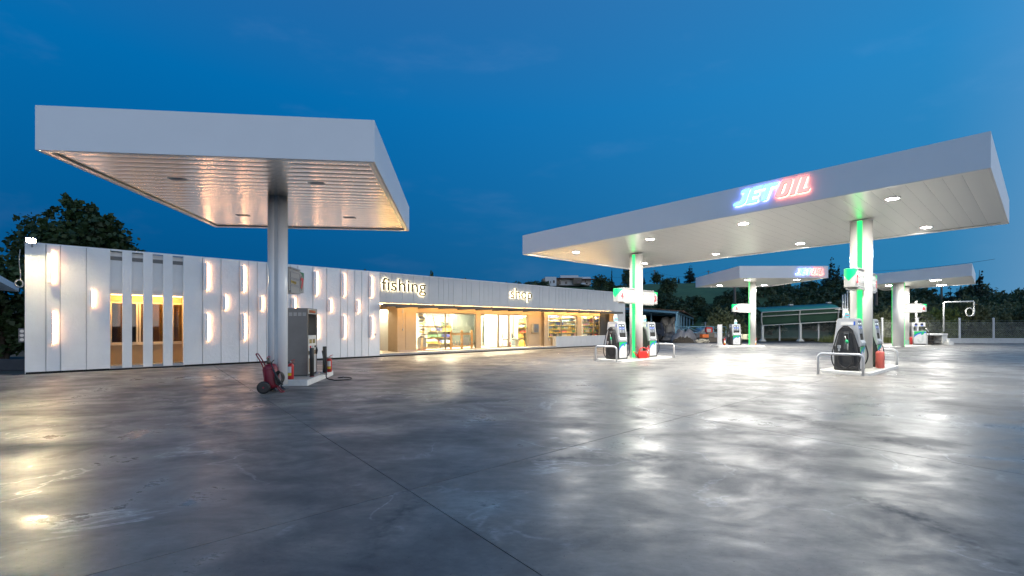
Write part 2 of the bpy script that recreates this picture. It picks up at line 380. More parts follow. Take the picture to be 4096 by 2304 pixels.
ALU = M('coated_panel', (.42, .435, .46), .45, .0, .04, 1.2, bump=.03, bscale=4, rvar=.06)
TAN = M('tan_render', (.44, .33, .21), .85, 0, .05, 3, bump=.25, bscale=90)
BLACK = M('black_steel', (.022, .022, .024), .4, 0, .1)
SILL = M('grey_stone', (.30, .30, .31), .6, 0, .12, 6)
TILE = M('cream_tile', (.62, .56, .47), .35, 0, .05, 4)
INW = M('white_plaster', (.80, .78, .73), .8, 0, .03, 2)
FRAME = M('bronze_frame', (.20, .165, .115), .4, .4, .08)
CREAMF = M('cream_frame', (.62, .56, .45), .45, 0, .05)
GL = GLASS('shop_glass', gloss=.28)
GLD = GLASS('tinted_glass', (.62, .55, .42), gloss=.9)
SHAD = M('shadow_gap', (.012, .012, .012), .9)
# carcass
MB().box(.04, BLEN - .04, .16, .30, .06, 2.75).build('wall_core', SHAD, shop) if False else None
MB().box(.03, BLEN - .03, .03, .05, .0, .07).build('base_gap', SHAD, shop)
MB().box(0, BLEN, 12.9, 13.1, 0, HB - .02).build('rear_wall', STUC, shop)
MB().box(0, .14, .16, 12.9, 0, HB).build('end_wall', STUC, shop)
MB().box(BLEN - .14, BLEN, .16, 12.9, 0, HB).build('end_wall', STUC, shop)
MB().box(.14, BLEN - .14, .16, 12.9, 3.98, 4.12).build('roof', M('roof_felt', (.2, .2, .2), .9), shop)
# stucco panels left of the glazed front
NIC = [(443, 489), (528, 573), (611, 653), (691, 732)]
edges = [98, 183.6, 241.5, 345.4, None, 810, 884, 957, 994, 1029, 1066, 1108, 1161, 1191, 1251, 1307, 1362, 1390, 1419, 1447, 1474, 1520]
def panel(x0, x1, z0=.07, z1=HB, mat=STUC, name='wall_panel', y0=0.0, y1=.16, g=.012, bev=.006):
    return MB().box(x0 + g, x1 - g, y0, y1, z0, z1).build(name, mat, shop, bev)
i = 0
while i < len(edges) - 1:
    a, b = edges[i], edges[i + 1]
    if b is None: panel(S(a), S(443)) ; i += 1; continue
    if a is None: panel(S(732), S(b)); i += 1; continue
    x0 = 0 if a == 98 else S(a); panel(x0, S(b)); i += 1
for (a, b), (c, d) in zip(NIC, NIC[1:]): panel(S(b), S(c), g=0)
panel_top = Z(465, 1003.9)
for a, b in NIC: MB().box(S(a), S(b), 0.0, .16, panel_top, HB).build('lintel', STUC, shop)
MB().box(.05, S(1520), .162, .20, .06, HB - .05).build('joint_backing', M('joint_grey', (.33, .34, .36), .9), shop) if False else None
JG = M('joint_grey', (.55, .56, .58), .9)
MB().box(.05, S(443) - .02, .11, .159, .08, HB - .004).build('joint_backing', JG, shop) if False else None
for a in edges[1:-1]:
    if a is None: continue
    MB().box(S(a) - .012, S(a) + .012, .045, .15, .07, HB - .003).build('joint', JG, shop)
# window niche behind the four slots
zs0 = Z(465, 1463); zhead = Z(465, 1176)
nx0, nx1 = S(443) - .05, S(732) + .05; ND = .75
MB().box(nx0, nx1, .17, .21, zhead, HB - .05).build('niche_head_panel', STUC, shop)
MB().box(nx0, nx1, .17, ND, zhead + .10, zhead + .14).build('niche_soffit', INW, shop)
MB().box(nx0, nx1, .012, ND, .05, zs0).build('niche_base', SILL, shop)
MB().box(nx0 - .1, nx0, .17, ND, 0, zhead + .2).build('niche_side', TAN, shop); MB().box(nx1, nx1 + .1, .17, ND, 0, zhead + .2).build('niche_side', TAN, shop)
wz0, wz1 = Z(465, 1376, ND), Z(465, 1205, ND)
MB().box(nx0 - .1, nx1 + .1, ND, ND + .12, 0, wz0).build('niche_wall', TAN, shop)
MB().box(nx0 - .1, nx1 + .1, ND, ND + .12, wz1, zhead + .3).build('niche_wall', TAN, shop)
sl = MB().box(nx0, nx1, ND - .05, ND + .02, wz0 - .05, wz0 - .003).build('window_sill', M('cream_sill', (.66, .6, .48), .5), shop)
fw = thing  # (keeps the name short below)
ww = MB()
for x0, x1 in ((nx0, nx1),):
    ww.box(x0, x1, ND + .015, ND + .07, wz1 - .07, wz1).box(x0, x1, ND + .015, ND + .07, wz0, wz0 + .06)
for uu in (443, 549, 560, 592, 690, 735):
    x = S(uu, ND); ww.box(x - .03, x + .03, ND + .01, ND + .075, wz0 + .06, wz1 - .07)
nw = ww.build('niche_window_frame', CREAMF, shop); tag(nw, kind=None)
MB().box(nx0, nx1, ND + .035, ND + .04, wz0 + .05, wz1 - .06).build('pane', GLD, nw)
MB().box(nx0 - .1, nx1 + .1, 3.2, 3.3, 0, 3).build('room_wall', M('dark_room', (.55, .42, .26), .9), shop)
MB().box(nx0 - .1, nx1 + .1, ND + .1, 3.2, .1, .15).build('room_floor', M('dark_room', (.2, .15, .09)), shop)
AMBSHEET = M('amber_reflection', (.50, .34, .14), .8)  # added tan sheets, standing in for amber light reflected in the niche panes
for a_, b_ in ((470, 492), (563, 600), (606, 690), (694, 740)): MB().box(S(a_, ND), S(b_, ND), ND + .085, ND + .09, wz0 + .02, wz1).build('reflection_sheet', AMBSHEET, shop)
LEDW = EM('led_amber', (1.0, .50, .16), 12)
for a, b in NIC: MB().box(S(a) + .01, S(b) - .01, .172, .195, zhead - .03, zhead - .003).build('led_strip', LEDW, shop)
MB().box(nx0 + .05, nx1 - .05, .24, .34, zhead + .07, zhead + .095).build('led_strip', EM('led_amber_wash', (1.0, .54, .15), 70), shop)

# aluminium band over the glazed front
BZ = 2.78
seams = [1520, 1544, 1567, 1611, 1654, 1695, 1716.5, 1755, 1774, 1794, 1813, 1849, 1866, 1885, 1918, 1935.5, 1952.5, 1970, 1999.6, 2030.5, 2059.5, 2075, 2089, 2102.6, 2117, 2131.5, 2158, 2171, 2196, 2223, 2235.6, 2248.6, 2262, 2274, 2286.7, 2308, 2329.5, 2350, 2361.6, 2372.7, 2384, 2403.6, 2414, 2424.5, 2436.6, 2458]
for a, b in zip(seams, seams[1:]): panel(S(a), S(b), BZ, HB, ALU, 'band_panel', 0, .10, .006, .003)
for a, b in zip((2458, 2476, 2485), (2476, 2485, 2502)): panel(S(a), min(S(b), BLEN), .07, HB, ALU, 'wall_panel', 0, .10, .006, .003)
MB().box(S(1520), BLEN - .15, .101, .159, BZ + .01, HB - .03).build('band_backing', SHAD, shop)
MB().box(.0, BLEN, .02, .14, HB + .002, HB + .03).build('parapet_cap', M('white_cap', (.75, .75, .76), .4), shop)
MB().box(S(1520), S(2458), .105, 1.0, BZ - .0, BZ + .02).build('recess_soffit', INW, shop)
# recess: floor, back wall, glazing
RD = .9; RW = .5; FZ = .15
MB().box(S(1520), S(2226), .0, RD + .3, .055, FZ).build('platform', TILE, shop)
for k in range(24):
    x0 = S(1520) + (S(2226) - S(1520)) * k / 24; x1 = S(1520) + (S(2226) - S(1520)) * (k + 1) / 24
    MB().box(x0 + .003, x1 - .003, -.015, -.001, .06, FZ + .004).build('step_riser', SILL, shop)
def X(u, off=RD): return S(u, off)
WT = Z(1720, 1252.7, RD)            # glazing head
LT = RD + .14
def wall(u0, u1, z0=FZ, z1=BZ, y0=RD, y1=LT, mat=TAN, name='recess_wall'): return MB().box(X(u0), X(u1), y0, y1, z0, z1).build(name, mat, shop)
wall(1598, 1664); wall(1905, 1923.5); wall(2111, 2160)
wall(1664, 1905, WT + .03); wall(1923.5, 2111, WT + .03)
MB().box(X(1598) - .02, X(1664), RD - .02, RD - .001, FZ + .001, FZ + .10).build('skirting', M('stone_skirt', (.42, .33, .26), .6), shop)
MB().box(X(2111), X(2160), RD - .02, RD - .001, FZ + .001, FZ + .10).build('skirting', M('stone_skirt', (.42, .33, .26), .6), shop)
# raised blank frames on the tan piers
MB().box(X(1622), X(1664), RD - .03, RD - .001, FZ + .11, WT + .05).build('wall_relief', TAN, shop, .01)
MB().box(X(2114), X(2144), RD - .03, RD - .001, FZ + .11, WT + .0).build('wall_relief', TAN, shop, .01)
# deep entrance at the far left
MB().box(X(1598) - .12, X(1598), RD - .0, RD + 1.0, FZ, BZ).build('recess_wall', TAN, shop)
MB().box(S(1562, 1.9), X(1598) - .12, 1.9, 2.0, FZ, BZ).build('recess_wall', TAN, shop)
MB().box(S(1515), S(1562, 1.9), 1.9, 2.0, 2.5, BZ).build('recess_wall', TAN, shop)
MB().box(S(1515), X(1600), .3, 5.0, .04, FZ - .001).build('entrance_floor', TILE, shop)
MB().box(S(1495), X(1640), 4.0, 4.1, FZ, 2.9).build('room_wall', INW, shop); MB().box(S(1562, 1.9) - .0, S(1562, 1.9) + .1, 2.0, 4.0, FZ, 2.9).build('room_wall', INW, shop)
MB().box(S(1470), S(1470) + .1, .3, 4.0, FZ, 2.9).build('room_wall', INW, shop); MB().box(S(1470), S(1562, 1.9), .3, 4.0, 2.9, 2.95).build('room_ceiling', INW, shop)
MB().box(S(1520) - .02, S(1520) - .001, .161, 1.9, FZ, BZ).build('recess_wall', INW, shop)
# frames and panes
def glazing(u0, u1, off, z0, z1, name='shop_window', fr=.05, sub=(), mat=FRAME, d=.08):
    a, b = S(u0, off), S(u1, off); y = off + .03
    f = MB().box(a, b, y, y + d, z1 - fr, z1).box(a, b, y, y + d, z0, z0 + fr).box(a, a + fr, y + .001, y + d - .001, z0 + fr, z1 - fr).box(b - fr, b, y + .001, y + d - .001, z0 + fr, z1 - fr)
    for s_ in sub: x = S(s_, off); f.box(x - fr * .6, x + fr * .6, y + .001, y + d - .001, z0 + fr, z1 - fr)
    w = f.build(name, mat, shop)
    xs = [a + fr] + [S(s_, off) for s_ in sub] + [b - fr]
    for p, q in zip(xs, xs[1:]): MB().box(p + .002, q - .002, y + d * .45, y + d * .45 + .006, z0 + fr * .8, z1 - fr * .8).build('pane', GL, w)
    return w
glazing(1662, 1905, RD, FZ, WT + .03, sub=(1784,))
glazing(1923.5, 1995, RD, FZ, WT + .03); glazing(2038, 2111, RD, FZ, WT + .03)
dr = glazing(1995, 2038, RD - .01, FZ, WT + .03, 'shop_door', .085)
MB().tube([(X(1999) + .06, RD - .03, 1.08), (X(1999) + .06, RD - .09, 1.08), (X(1999) + .20, RD - .09, 1.08)], .011).build('door_handle', BLACK, dr)
# stepped bay right of the door
MB().prism([(X(2158), RD), (X(2158) + .25, RD - .12), (S(2177, RW), RW), (S(2177, RW), RD + .14), (X(2158), RD + .14)], FZ, BZ).build('recess_wall', TAN, shop)
sz = Z(2250, 1348, RW) - .02; wt5 = Z(2220, 1260, RW)
def wall5(u0, u1, z0, z1): return MB().box(S(u0, RW), S(u1, RW), RW, RW + .2, z0, z1).build('recess_wall', TAN, shop)
wall5(2177, 2191, .15, BZ); wall5(2310, 2326, .15, BZ); wall5(2191, 2310, wt5, BZ); wall5(2326, 2400, wt5, BZ); wall5(2191, 2310, .15, sz - .1); wall5(2326, 2446, .15, sz)
glazing(2191, 2310, RW, sz - .1, wt5, sub=(2247.5,)); glazing(2326, 2401, RW, sz, wt5, sub=(2377.5,))
# slatted black shutter
sh = MB().box(S(2401, RW) + .01, S(2446, RW), RW + .03, RW + .06, sz, BZ).build('shutter', SHAD, shop)
ns = 20; x0, x1 = S(2401, RW) + .02, S(2446, RW)
for k in range(ns):
    a = x0 + (x1 - x0) * k / ns; MB().box(a + .012, a + (x1 - x0) / ns - .012, RW - .01, RW + .03, sz + .01, BZ - .01).build('slat', BLACK, sh)
MB().box(S(2446, RW), S(2458), .1, RW + .2, .15, BZ).build('recess_wall', TAN, shop)
# low wall before the right-hand windows
lw = [2224.5, 2238, 2251, 2264.6, 2277, 2289.6, 2302, 2324, 2346, 2367, 2379, 2390, 2402, 2421.6, 2431.5, 2458]
LZ = Z(2230, 1346)
for a, b in zip(lw, lw[1:]): panel(S(a), S(b), .07, LZ, ALU, 'low_wall_panel', 0, .06, .006, .003)
MB().box(S(2224.5) - .0, S(2458), .061, .3, .05, LZ + .004).build('low_wall', TILE, shop)
MB().box(S(2224.5) - .05, S(2224.5) - .002, -.002, .3, .05, LZ + .006).build('low_wall_end', TILE, shop)
# interior
IX0, IX1 = X(1640), S(2446, RW)
MB().box(IX0, IX1, LT, 7.0, .08, FZ - .002).build('shop_floor', M('shop_floor_tile', (.62, .58, .5), .3, 0, .06), shop)
MB().box(IX0, IX1, .75, 7.0, 2.9, 2.95).build('shop_ceiling', INW, shop)
MB().box(IX0, IX1, 7.0, 7.1, FZ, 2.9).build('room_wall', INW, shop)
MB().box(IX0 - .1, IX0, LT, 7.0, FZ, 2.9).build('room_wall', INW, shop)
MB().box(IX1, IX1 + .1, .75, 7.0, FZ, 2.9).build('room_wall', INW, shop)
IY = 3.2
MB().box(S(1941, IY), S(2073, IY), IY, IY + .1, FZ, 2.9).build('room_wall', INW, shop)
MB().box(S(2073, IY), S(2073, IY) + .1, IY + .1, 7, FZ, 2.9).build('room_wall', INW, shop)
idr = MB().box(S(1920, IY), S(1941, IY), IY, IY + .06, 2.2, 2.28).box(S(1926, IY), S(1926, IY) + .07, IY, IY + .06, FZ, 2.2).box(S(1941, IY) - .08, S(1941, IY) - .001, IY - .01, IY + .05, FZ, 2.2).build('inner_door_frame', CREAMF, shop)
MB().box(S(1926, IY) + .07, S(1941, IY) - .08, IY + .02, IY + .03, FZ, 2.2).build('pane', GLASS('inner_glass', (.75, .85, .8), .6), idr)
MB().box(S(1800, 5), S(1935, 5), 5.0, 5.02, FZ + .2, 2.5).build('inner_window', M('dim_glazing', (.16, .19, .17), .15), shop)
MB().box(S(2110, 2.4), S(2110, 2.4) + .1, RD + .3, 4.6, FZ, 2.9).build('room_wall', INW, shop)
PANEL = EM('ceiling_panel_light', (1.0, .86, .60), 260)
for x, y in [(IX0 + 1.2, 2.2), (IX0 + 3.4, 2.2), (IX0 + 5.6, 2.2), (IX0 + 2.2, 4.6), (IX0 + 5.2, 4.6), (S(1965, 2.1), 2.0), (S(2020, 2.1), 2.0), (S(2080, 2.1), 1.9), (S(2215, 1), .96), (S(2270, 1), .96), (S(2345, 1), .96), (S(2385, 1), .96)]:
    cl_ = thing('ceiling_light', 'lit flush panel light on the ceiling inside the shop', 'light', shop.matrix_basis @ Vector((x, y, 2.865)), BT, 'panel lights on the shop ceiling')
    MB().box(-.62, .62, -.17, .17, .0, .03).build('housing', M('white_cap', (.75, .75, .76)), cl_); MB().box(-.58, .58, -.13, .13, -.012, -.001).build('diffuser', PANEL, cl_)
cl_ = thing('ceiling_light', 'lit panel light above the deep white entrance at the shop end', 'light', shop.matrix_basis @ Vector((S(1530, 2.6), 2.7, 2.865)), BT)
MB().box(-.4, .4, -.17, .17, .0, .03).build('housing', M('white_cap', (.75, .75, .76)), cl_); MB().box(-.36, .36, -.13, .13, -.012, -.001).build('diffuser', PANEL, cl_)
# warm strip light hidden behind the band
MB().box(S(1520) + .05, S(2458) - .3, .105, .13, BZ - .085, BZ - .055).build('led_strip', EM('led_recess', (1.0, .58, .20), 95), shop)
# entrance furniture: red notice, beige cabinet
MB().box(S(1548, 3.99), S(1553, 3.99), 3.975, 3.99, 1.35, 1.75).build('notice_panel', M('red_print', (.6, .04, .03), .5), shop)
# awning
aw = thing('awning', 'flat black steel awning frame projecting over the shop windows', 'awning', shop.matrix_basis @ Vector((0, 0, 0)), BT)
ax0, ax1, AP = S(1521), S(2492, -.72), .72
AZ0, AZ1 = 2.565, 2.715
MB().box(ax0, ax1, -AP, -AP + .06, AZ0, AZ1).build('front_beam', BLACK, aw, .004)
MB().box(ax0, ax0 + .06, -AP + .06, .0, AZ0, AZ1).build('side_beam', BLACK, aw, .004); MB().box(ax1 - .06, ax1, -AP + .06, .0, AZ0, AZ1).build('side_beam', BLACK, aw, .004)
MB().box(ax0 + .06, ax1 - .06, -AP + .06, -.01, AZ1 - .05, AZ1 - .035).build('roof_sheet', BLACK, aw)
nr = 15
for k in range(1, nr):
    x = ax0 + (ax1 - ax0) * k / nr
    if x < S(2458): MB().box(x - .03, x + .03, -AP + .06, RW - .01 if x > S(2150) else RD - .01, AZ0 - .06 + .06, AZ1 - .055).build('rib', BLACK, aw)
    MB().box(x - .05, x + .05, -AP + .01, -AP + .09, AZ1 + .001, AZ1 + .02).build('lug', BLACK, aw)

# ---- wall lights
def zz(u, v): return Z(u, v)
tallz = (Z(810, 1053), Z(810, 1159)); lowz = (Z(812, 1256), Z(812, 1362)); midz = (Z(884, 1182), Z(884, 1237))
tallz = (3.77, 2.78 + .0) if False else tallz
LCOV = M('light_cover', (.82, .80, .80), .5); LEDC = EM('wall_light_led', (1.0, .50, .24), 34)
wl_list = []
ROW = {'t': (tallz, 'tall', 'top'), 'm': (midz, 'short', 'middle'), 'b': (lowz, 'tall', 'bottom')}
ORD = ['first', 'second', 'third', 'fourth', 'fifth', 'sixth', 'seventh', 'eighth', 'ninth']
cnt = {'t': 0, 'm': 0, 'b': 0}
for r, u in (('t', 185), ('b', 187), ('m', 346), ('t', 810), ('b', 812), ('m', 884), ('t', 957), ('b', 960), ('m', 1031), ('m', 1163), ('t', 1251), ('b', 1255), ('m', 1308), ('t', 1362), ('b', 1364), ('m', 1419), ('t', 1473), ('b', 1475)):
    (z1, z0), size, row = ROW[r]
    wlt = thing('wall_light', '%s LED wall fin, %s from left in the %s row' % (size, ORD[cnt[r]], row), 'wall light', shop.matrix_basis @ Vector((S(u) + .03, 0, z0)), BT, 'LED fins on the white shop wall')
    cnt[r] += 1; h = z1 - z0
    MB().box(0, .115, -.13, -.067, 0, h).build('cover', LCOV, wlt, .003)
    MB().box(.085, .150, -.066, -.050, .0, h).build('led_body', LEDC, wlt)
    MB().box(.0, .029, -.060, -.0005, 0, h).build('bracket', LCOV, wlt); MB().box(.03, .110, -.0495, -.0005, .0, h).build('back_plate', LCOV, wlt)
# ---- back-lit letters
BRZ = M('bronze_letter', (.10, .065, .025), .5, .0, .1)
HALO = EM('letter_halo', (1.0, .78, .42), 18)
def letters(word, u0, u1, base, label, xh):
    sg = thing('sign_lettering', label, 'sign', shop.matrix_basis @ Vector((S(u0), 0, base)), BT)
    size = .92; full = text_mesh(word, size, .01); wid = max(v.co.x for v in full.vertices) - min(v.co.x for v in full.vertices); k = (S(u1) - S(u0)) / wid; x = 0
    mn = min(v.co.x for v in full.vertices)
    for i, ch in enumerate(word):
        pre = text_mesh(word[:i] + '|', size, .01); bar = text_mesh('|', size, .01)
        px = max(v.co.x for v in pre.vertices) - max(v.co.x for v in bar.vertices)
        for nm, ext, off, y, mt in (('letter', .012, .005, -.060, BRZ), ('halo', .008, -.003, -.034, HALO)):
            me = text_mesh(ch, size, ext, off); me.materials.append(mt)
            for v in me.vertices: v.co.x = (v.co.x + px - mn) * k
            if nm == 'letter': lo = obj('letter', me, sg); o = lo
            else: o = obj('halo', me, lo)
            if nm == 'letter': o.rotation_euler = (pi / 2, 0, 0); o.location = (0, y, 0)
            else: o.location = (0, 0, -(y - -.060) * 1.0)
    return sg
letters('fishing', 1524, 1701, Z(1600, 1164.5), 'back-lit bronze letters reading fishing on the shop front', 1)
letters('shop', 2039, 2125, Z(2080, 1194), 'back-lit bronze letters reading shop on the shop front', 1)

# ================================================================== CANOPIES
FASC = M('fascia_white', (.80, .80, .81), .38, 0, .025, .7, rvar=.05)
SOF = M('soffit_white', (.94, .925, .89), .30, .40, .01, 1.0, spec=.7, rvar=.05)
SOF7 = M('soffit_gloss', (.80, .76, .71), .22, .9, .02, 1.5, spec=.8, rvar=.05)
COLSKY = M('column_white_skylit', (.88, .88, .88), .25, 0, .03, 2, spec=.6, rvar=.04)  # same column white, raised to put afterglow into the unlit column's colour
COLW = M('column_white_dimmed', (.60, .59, .565), .22, 0, .02, 2, spec=.6, rvar=.04)  # column white lowered in colour to offset the lamp glare
GREEN = EM('green_strip', (.01, 1.0, .17), 1.6, .01)
DLIT = EM('downlight_lens', (1.0, .96, .86), 110)
CAPM = M('dark_trim', (.08, .08, .08), .6)
def inset(poly, d):
    out = []; n = len(poly)
    for i in range(n):
        p0, p1, p2 = poly[i - 1], poly[i], poly[(i + 1) % n]
        e1 = (p1 - p0).to_2d().normalized(); e2 = (p2 - p1).to_2d().normalized()
        n1 = Vector((-e1.y, e1.x)); n2 = Vector((-e2.y, e2.x)); k = d / (1 + n1.dot(n2))
        out.append(Vector((p1.x + (n1.x + n2.x) * k, p1.y + (n1.y + n2.y) * k, p1.z)))
    return out
def zshift(q, dz): return [Vector((p.x, p.y, p.z + dz)) for p in q]
def canopy(name, label, quad, th, base, nsl, front2back, bulge, sofmat, lip=.2):
    t = thing(name, label, 'canopy', base); q = [p - Vector(base) for p in quad]
    iw = inset(q, .05)
    for i in range(4):
        a, b, c, d = q[i], q[(i + 1) % 4], iw[(i + 1) % 4], iw[i]
        vs = [a, b, c, d] + zshift([a, b, c, d], th)
        MB().add(vs, [(3, 2, 1, 0), (4, 5, 6, 7), (0, 1, 5, 4), (1, 2, 6, 5), (2, 3, 7, 6), (3, 0, 4, 7)]).build('fascia_panel', FASC, t, .006)
    i0 = zshift(inset(q, .052), .004); i1 = zshift(inset(q, lip), .004)
    for i in range(4):
        a, b, c, d = i0[i], i0[(i + 1) % 4], i1[(i + 1) % 4], i1[i]; vs = [a, b, c, d] + zshift([a, b, c, d], .03)
        MB().add(vs, [(3, 2, 1, 0), (4, 5, 6, 7), (0, 1, 5, 4), (1, 2, 6, 5), (2, 3, 7, 6), (3, 0, 4, 7)]).build('soffit_trim', SOF, t)
    s = zshift(inset(q, lip - .03), .045)
    A, B, C, D = s if front2back else (s[1], s[2], s[3], s[0])
    m = 6
    for k in range(nsl):
        vs = []; fs = []
        for j in range(m + 1):
            f = (k + .004 + .992 * j / m) / nsl; z = -bulge * sin(pi * j / m) - (0 if 0 < j < m else -.003)
            P = A.lerp(B, f); R = D.lerp(C, f); vs += [P + Vector((0, 0, z)), R + Vector((0, 0, z))]
        for j in range(m): fs.append((2 * j, 2 * j + 1, 2 * j + 3, 2 * j + 2))
        MB().add(vs, fs, True).build('soffit_slat', sofmat, t)
    r = zshift(inset(q, .052), .10); MB().add(r + zshift(r, .03), [(3, 2, 1, 0), (4, 5, 6, 7), (0, 1, 5, 4), (1, 2, 6, 5), (2, 3, 7, 6), (3, 0, 4, 7)]).build('roof_sheet', CAPM, t)
    return t
def plane_hit(u, v, quad):
    a, b, d = quad[0], quad[1], quad[3]; n = (b - a).cross(d - a); o = Vector((0, 0, EYE)); r = Vector(((u - U0) / FPX, 1, (V0 - v) / FPX))
    return o + r * ((a - o).dot(n) / r.dot(n))
def lamp(h, size, z, power):
    d = bpy.data.lights.new('canopy_lamp', 'AREA'); d.shape = 'DISK'; d.size = size; d.energy = power; d.color = (1.0, .965, .88); d.spread = radians(180)
    o = bpy.data.objects.new('lamp', d); COL.objects.link(o); o.parent = h; o.location = (0, 0, z)
def downlight(t, p, base, rad=.2, rz=0, rect=None, lit=True, mat=None):
    p = p - Vector(base)
    if rect is None:
        h = MB().lathe([(rad + .03, -.004), (rad + .03, .02), (rad * .98, .02), (rad * .98, -.004)], 20, caps=False).build('downlight', FASC, t); h.location = p
        l = MB().lathe([(rad * .97, .001), (rad * .97, .012)], 20).build('lens', DLIT, h); lamp(h, rad * 1.9, -.012, 370)
    else:
        w, d = rect
        h = MB().box(-w / 2 - .035, w / 2 + .035, -d / 2 - .035, d / 2 + .035, -.012 if lit else .012, .03).build('downlight', FASC, t); h.location = p; h.rotation_euler = (0, 0, rz)
        l = MB().box(-w / 2, w / 2, -d / 2, d / 2, -.016 if lit else .006, -.013 if lit else .0115).build('lens', (mat or DLIT) if lit else M('dead_lens', (.5, .48, .44), .3), h)
        if lit: lamp(h, w * .9, -.022, 320)
        if not lit:
            for k in (-1, 0, 1): MB().box(-w / 2 + .02, w / 2 - .02, k * d / 3.2 - .008, k * d / 3.2 + .008, -.0, .0055).build('louvre', FASC, h)
    return h
def column(t, base, zt, ang, length=.74, width=.47, gap=.15, lit=True, zb=.0, hole=True):
    """two half-round shells with a light slot between; ang = direction from one shell to the other"""
    c = MB().box(-.06, .06, -.06, .06, zb, zt).build('column', CAPM, t); c.location = Vector(base) - t.location; c.rotation_euler = (0, 0, ang)
    n = 14
    for s in (1, -1):
        poly = [(s * gap / 2, -s * width / 2)] + [(s * (gap / 2 + .03 + (length / 2 - gap / 2 - .03) * cos(-pi / 2 + pi * k / n)), s * width / 2 * sin(-pi / 2 + pi * k / n)) for k in range(n + 1)] + [(s * gap / 2, s * width / 2)]
        MB().prism(poly, zb + .01, zt, smooth=True).build('column_shell', COLW if zb == 0 and t is not globals().get('can7') else COLSKY, c)
    e_ = width / 2 + (.016 if lit else -.012)
    sm = MB().prism([(-gap / 2 + .003, -e_), (gap / 2 - .003, -e_), (gap / 2 - .003, e_), (-gap / 2 + .003, e_)], zb + .03, zt - .02)
    sm.build('light_strip' if lit else 'slot_cover', GREEN if lit else M('slot_metal', (.42, .45, .48), .45, .3), c)
    cp = MB().prism([(length / 2 * 1.12 * cos(2 * pi * k / 24), width / 2 * 1.15 * sin(2 * pi * k / 24)) for k in range(24)], zt - .015, zt + .001).build('column_collar', FASC if lit else CAPM, c)
    return c
# --- large canopy (pumps 1-4)
def P2(u, v, H): return G(u, v, H)
HL, HR = 4.98, 5.34
A_, B_, C_, D_ = P2(2090, 1019.3, HL - .09), P2(3963.8, 671.3, HR + .10), P2(4037, 894.9, HR + .10), P2(2519, 1079.4, HL - .09)
QR = [A_, B_, C_, D_]
cR = (12.47, 16.25, 0); cL = (5.92, 21.7, 0)
canR = canopy('fuel_canopy', 'largest flat white canopy on two columns over pumps 1 to 4, with lit downlights', QR, .90, cL, 40, True, .0012, SOF)
IA = radians(40.4); LA = IA - pi / 2
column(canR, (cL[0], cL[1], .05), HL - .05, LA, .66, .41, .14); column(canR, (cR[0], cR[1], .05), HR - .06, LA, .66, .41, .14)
for u, v in ((2302.6, 1010), (2600, 958), (2973.7, 895.5), (3569, 796), (2576.6, 1054), (2861.7, 1017), (3200.8, 975), (3704, 910)):
    downlight(canR, plane_hit(u, v, zshift(QR, .036)) , cL, .165)
# --- canopy 7 at the left, unlit
H7 = 4.73
Q7 = [P2(139.7, 599.3, H7), P2(1497.6, 647.4, H7), P2(1636.8, 925.2, H7), P2(859.6, 909.2, H7)]
c7 = (-5.80, 11.27, 0)
can7 = canopy('fuel_canopy', 'unlit white canopy on a single column in front of the shop, ribbed shiny soffit', Q7, .80, c7, 24, False, .003, SOF7, .13)
A7 = atan2(Q7[1].y - Q7[0].y, Q7[1].x - Q7[0].x)
for u, v in ((711.8, 719), (1267.7, 736), (972.6, 863), (1399, 872.5)): downlight(can7, plane_hit(u, v, zshift(Q7, .028)), c7, rect=(.28, .14), rz=A7, lit=False)
k7 = column(can7, (c7[0], c7[1], .14), H7 + .02, A7 + .12, .45, .34, .08, lit=False)
bp7 = MB().box(-.2, .2, -.2, .2, -.14, -.12).build('base_plate', CAPM, k7)
for a in range(4):
    T = Matrix.Rotation(a * pi / 2, 4, 'Z'); MB().prism([(.06, -.119), (.19, -.119), (.06, .0)], -.008, .008, 'y', T).build('gusset', M('blue_steel', (.05, .07, .10), .5), k7)
# --- canopy 5
H5 = 4.83
Q5 = [P2(2958, 1112, H5), P2(3313.3, 1112, H5), P2(3083.3, 1147, H5), P2(2782, 1149.9, H5)]
c5 = (18.32, 34.7, 0)
can5 = canopy('fuel_canopy', 'smaller lit canopy over pump 5 with its short face turned to the viewer', Q5, .82, c5, 30, False, .004, SOF)
column(can5, (c5[0], c5[1], .1), H5 + .02, radians(80), .78, .42, .16)
for u, v in ((2878, 1142), (2989.6, 1120), (3057, 1141), (3187, 1119)): downlight(can5, plane_hit(u, v, zshift(Q5, .036)), c5, .2)
# --- canopy 6
H6 = 4.83
Q6 = [P2(3482.3, 1139.7, H6), P2(3888.8, 1103.2, H6), P2(3902, 1136.6, H6), P2(3531, 1163, H6)]
c6 = (29.62, 34.9, 0)
can6 = canopy('fuel_canopy', 'lit canopy on a pair of thick columns over pump 6 at the far right', Q6, .82, c6, 30, False, .004, SOF)
column(can6, (c6[0], c6[1], 0), H6 + .02, radians(50), 1.0, .72, .16); column(can6, (32.7, 37.9, 0), H6 + .02, radians(50), .7, .6, .1, lit=False)
for u, v in ((3741.8, 1120.4), (3765.6, 1140.5)): downlight(can6, plane_hit(u, v, zshift(Q6, .036)), c6, rect=(.42, .42), rz=.2)
for u, v in ((3560, 1142), (3590, 1158)): downlight(can6, plane_hit(u, v, zshift(Q6, .036)), c6, rect=(.42, .42), rz=.2)

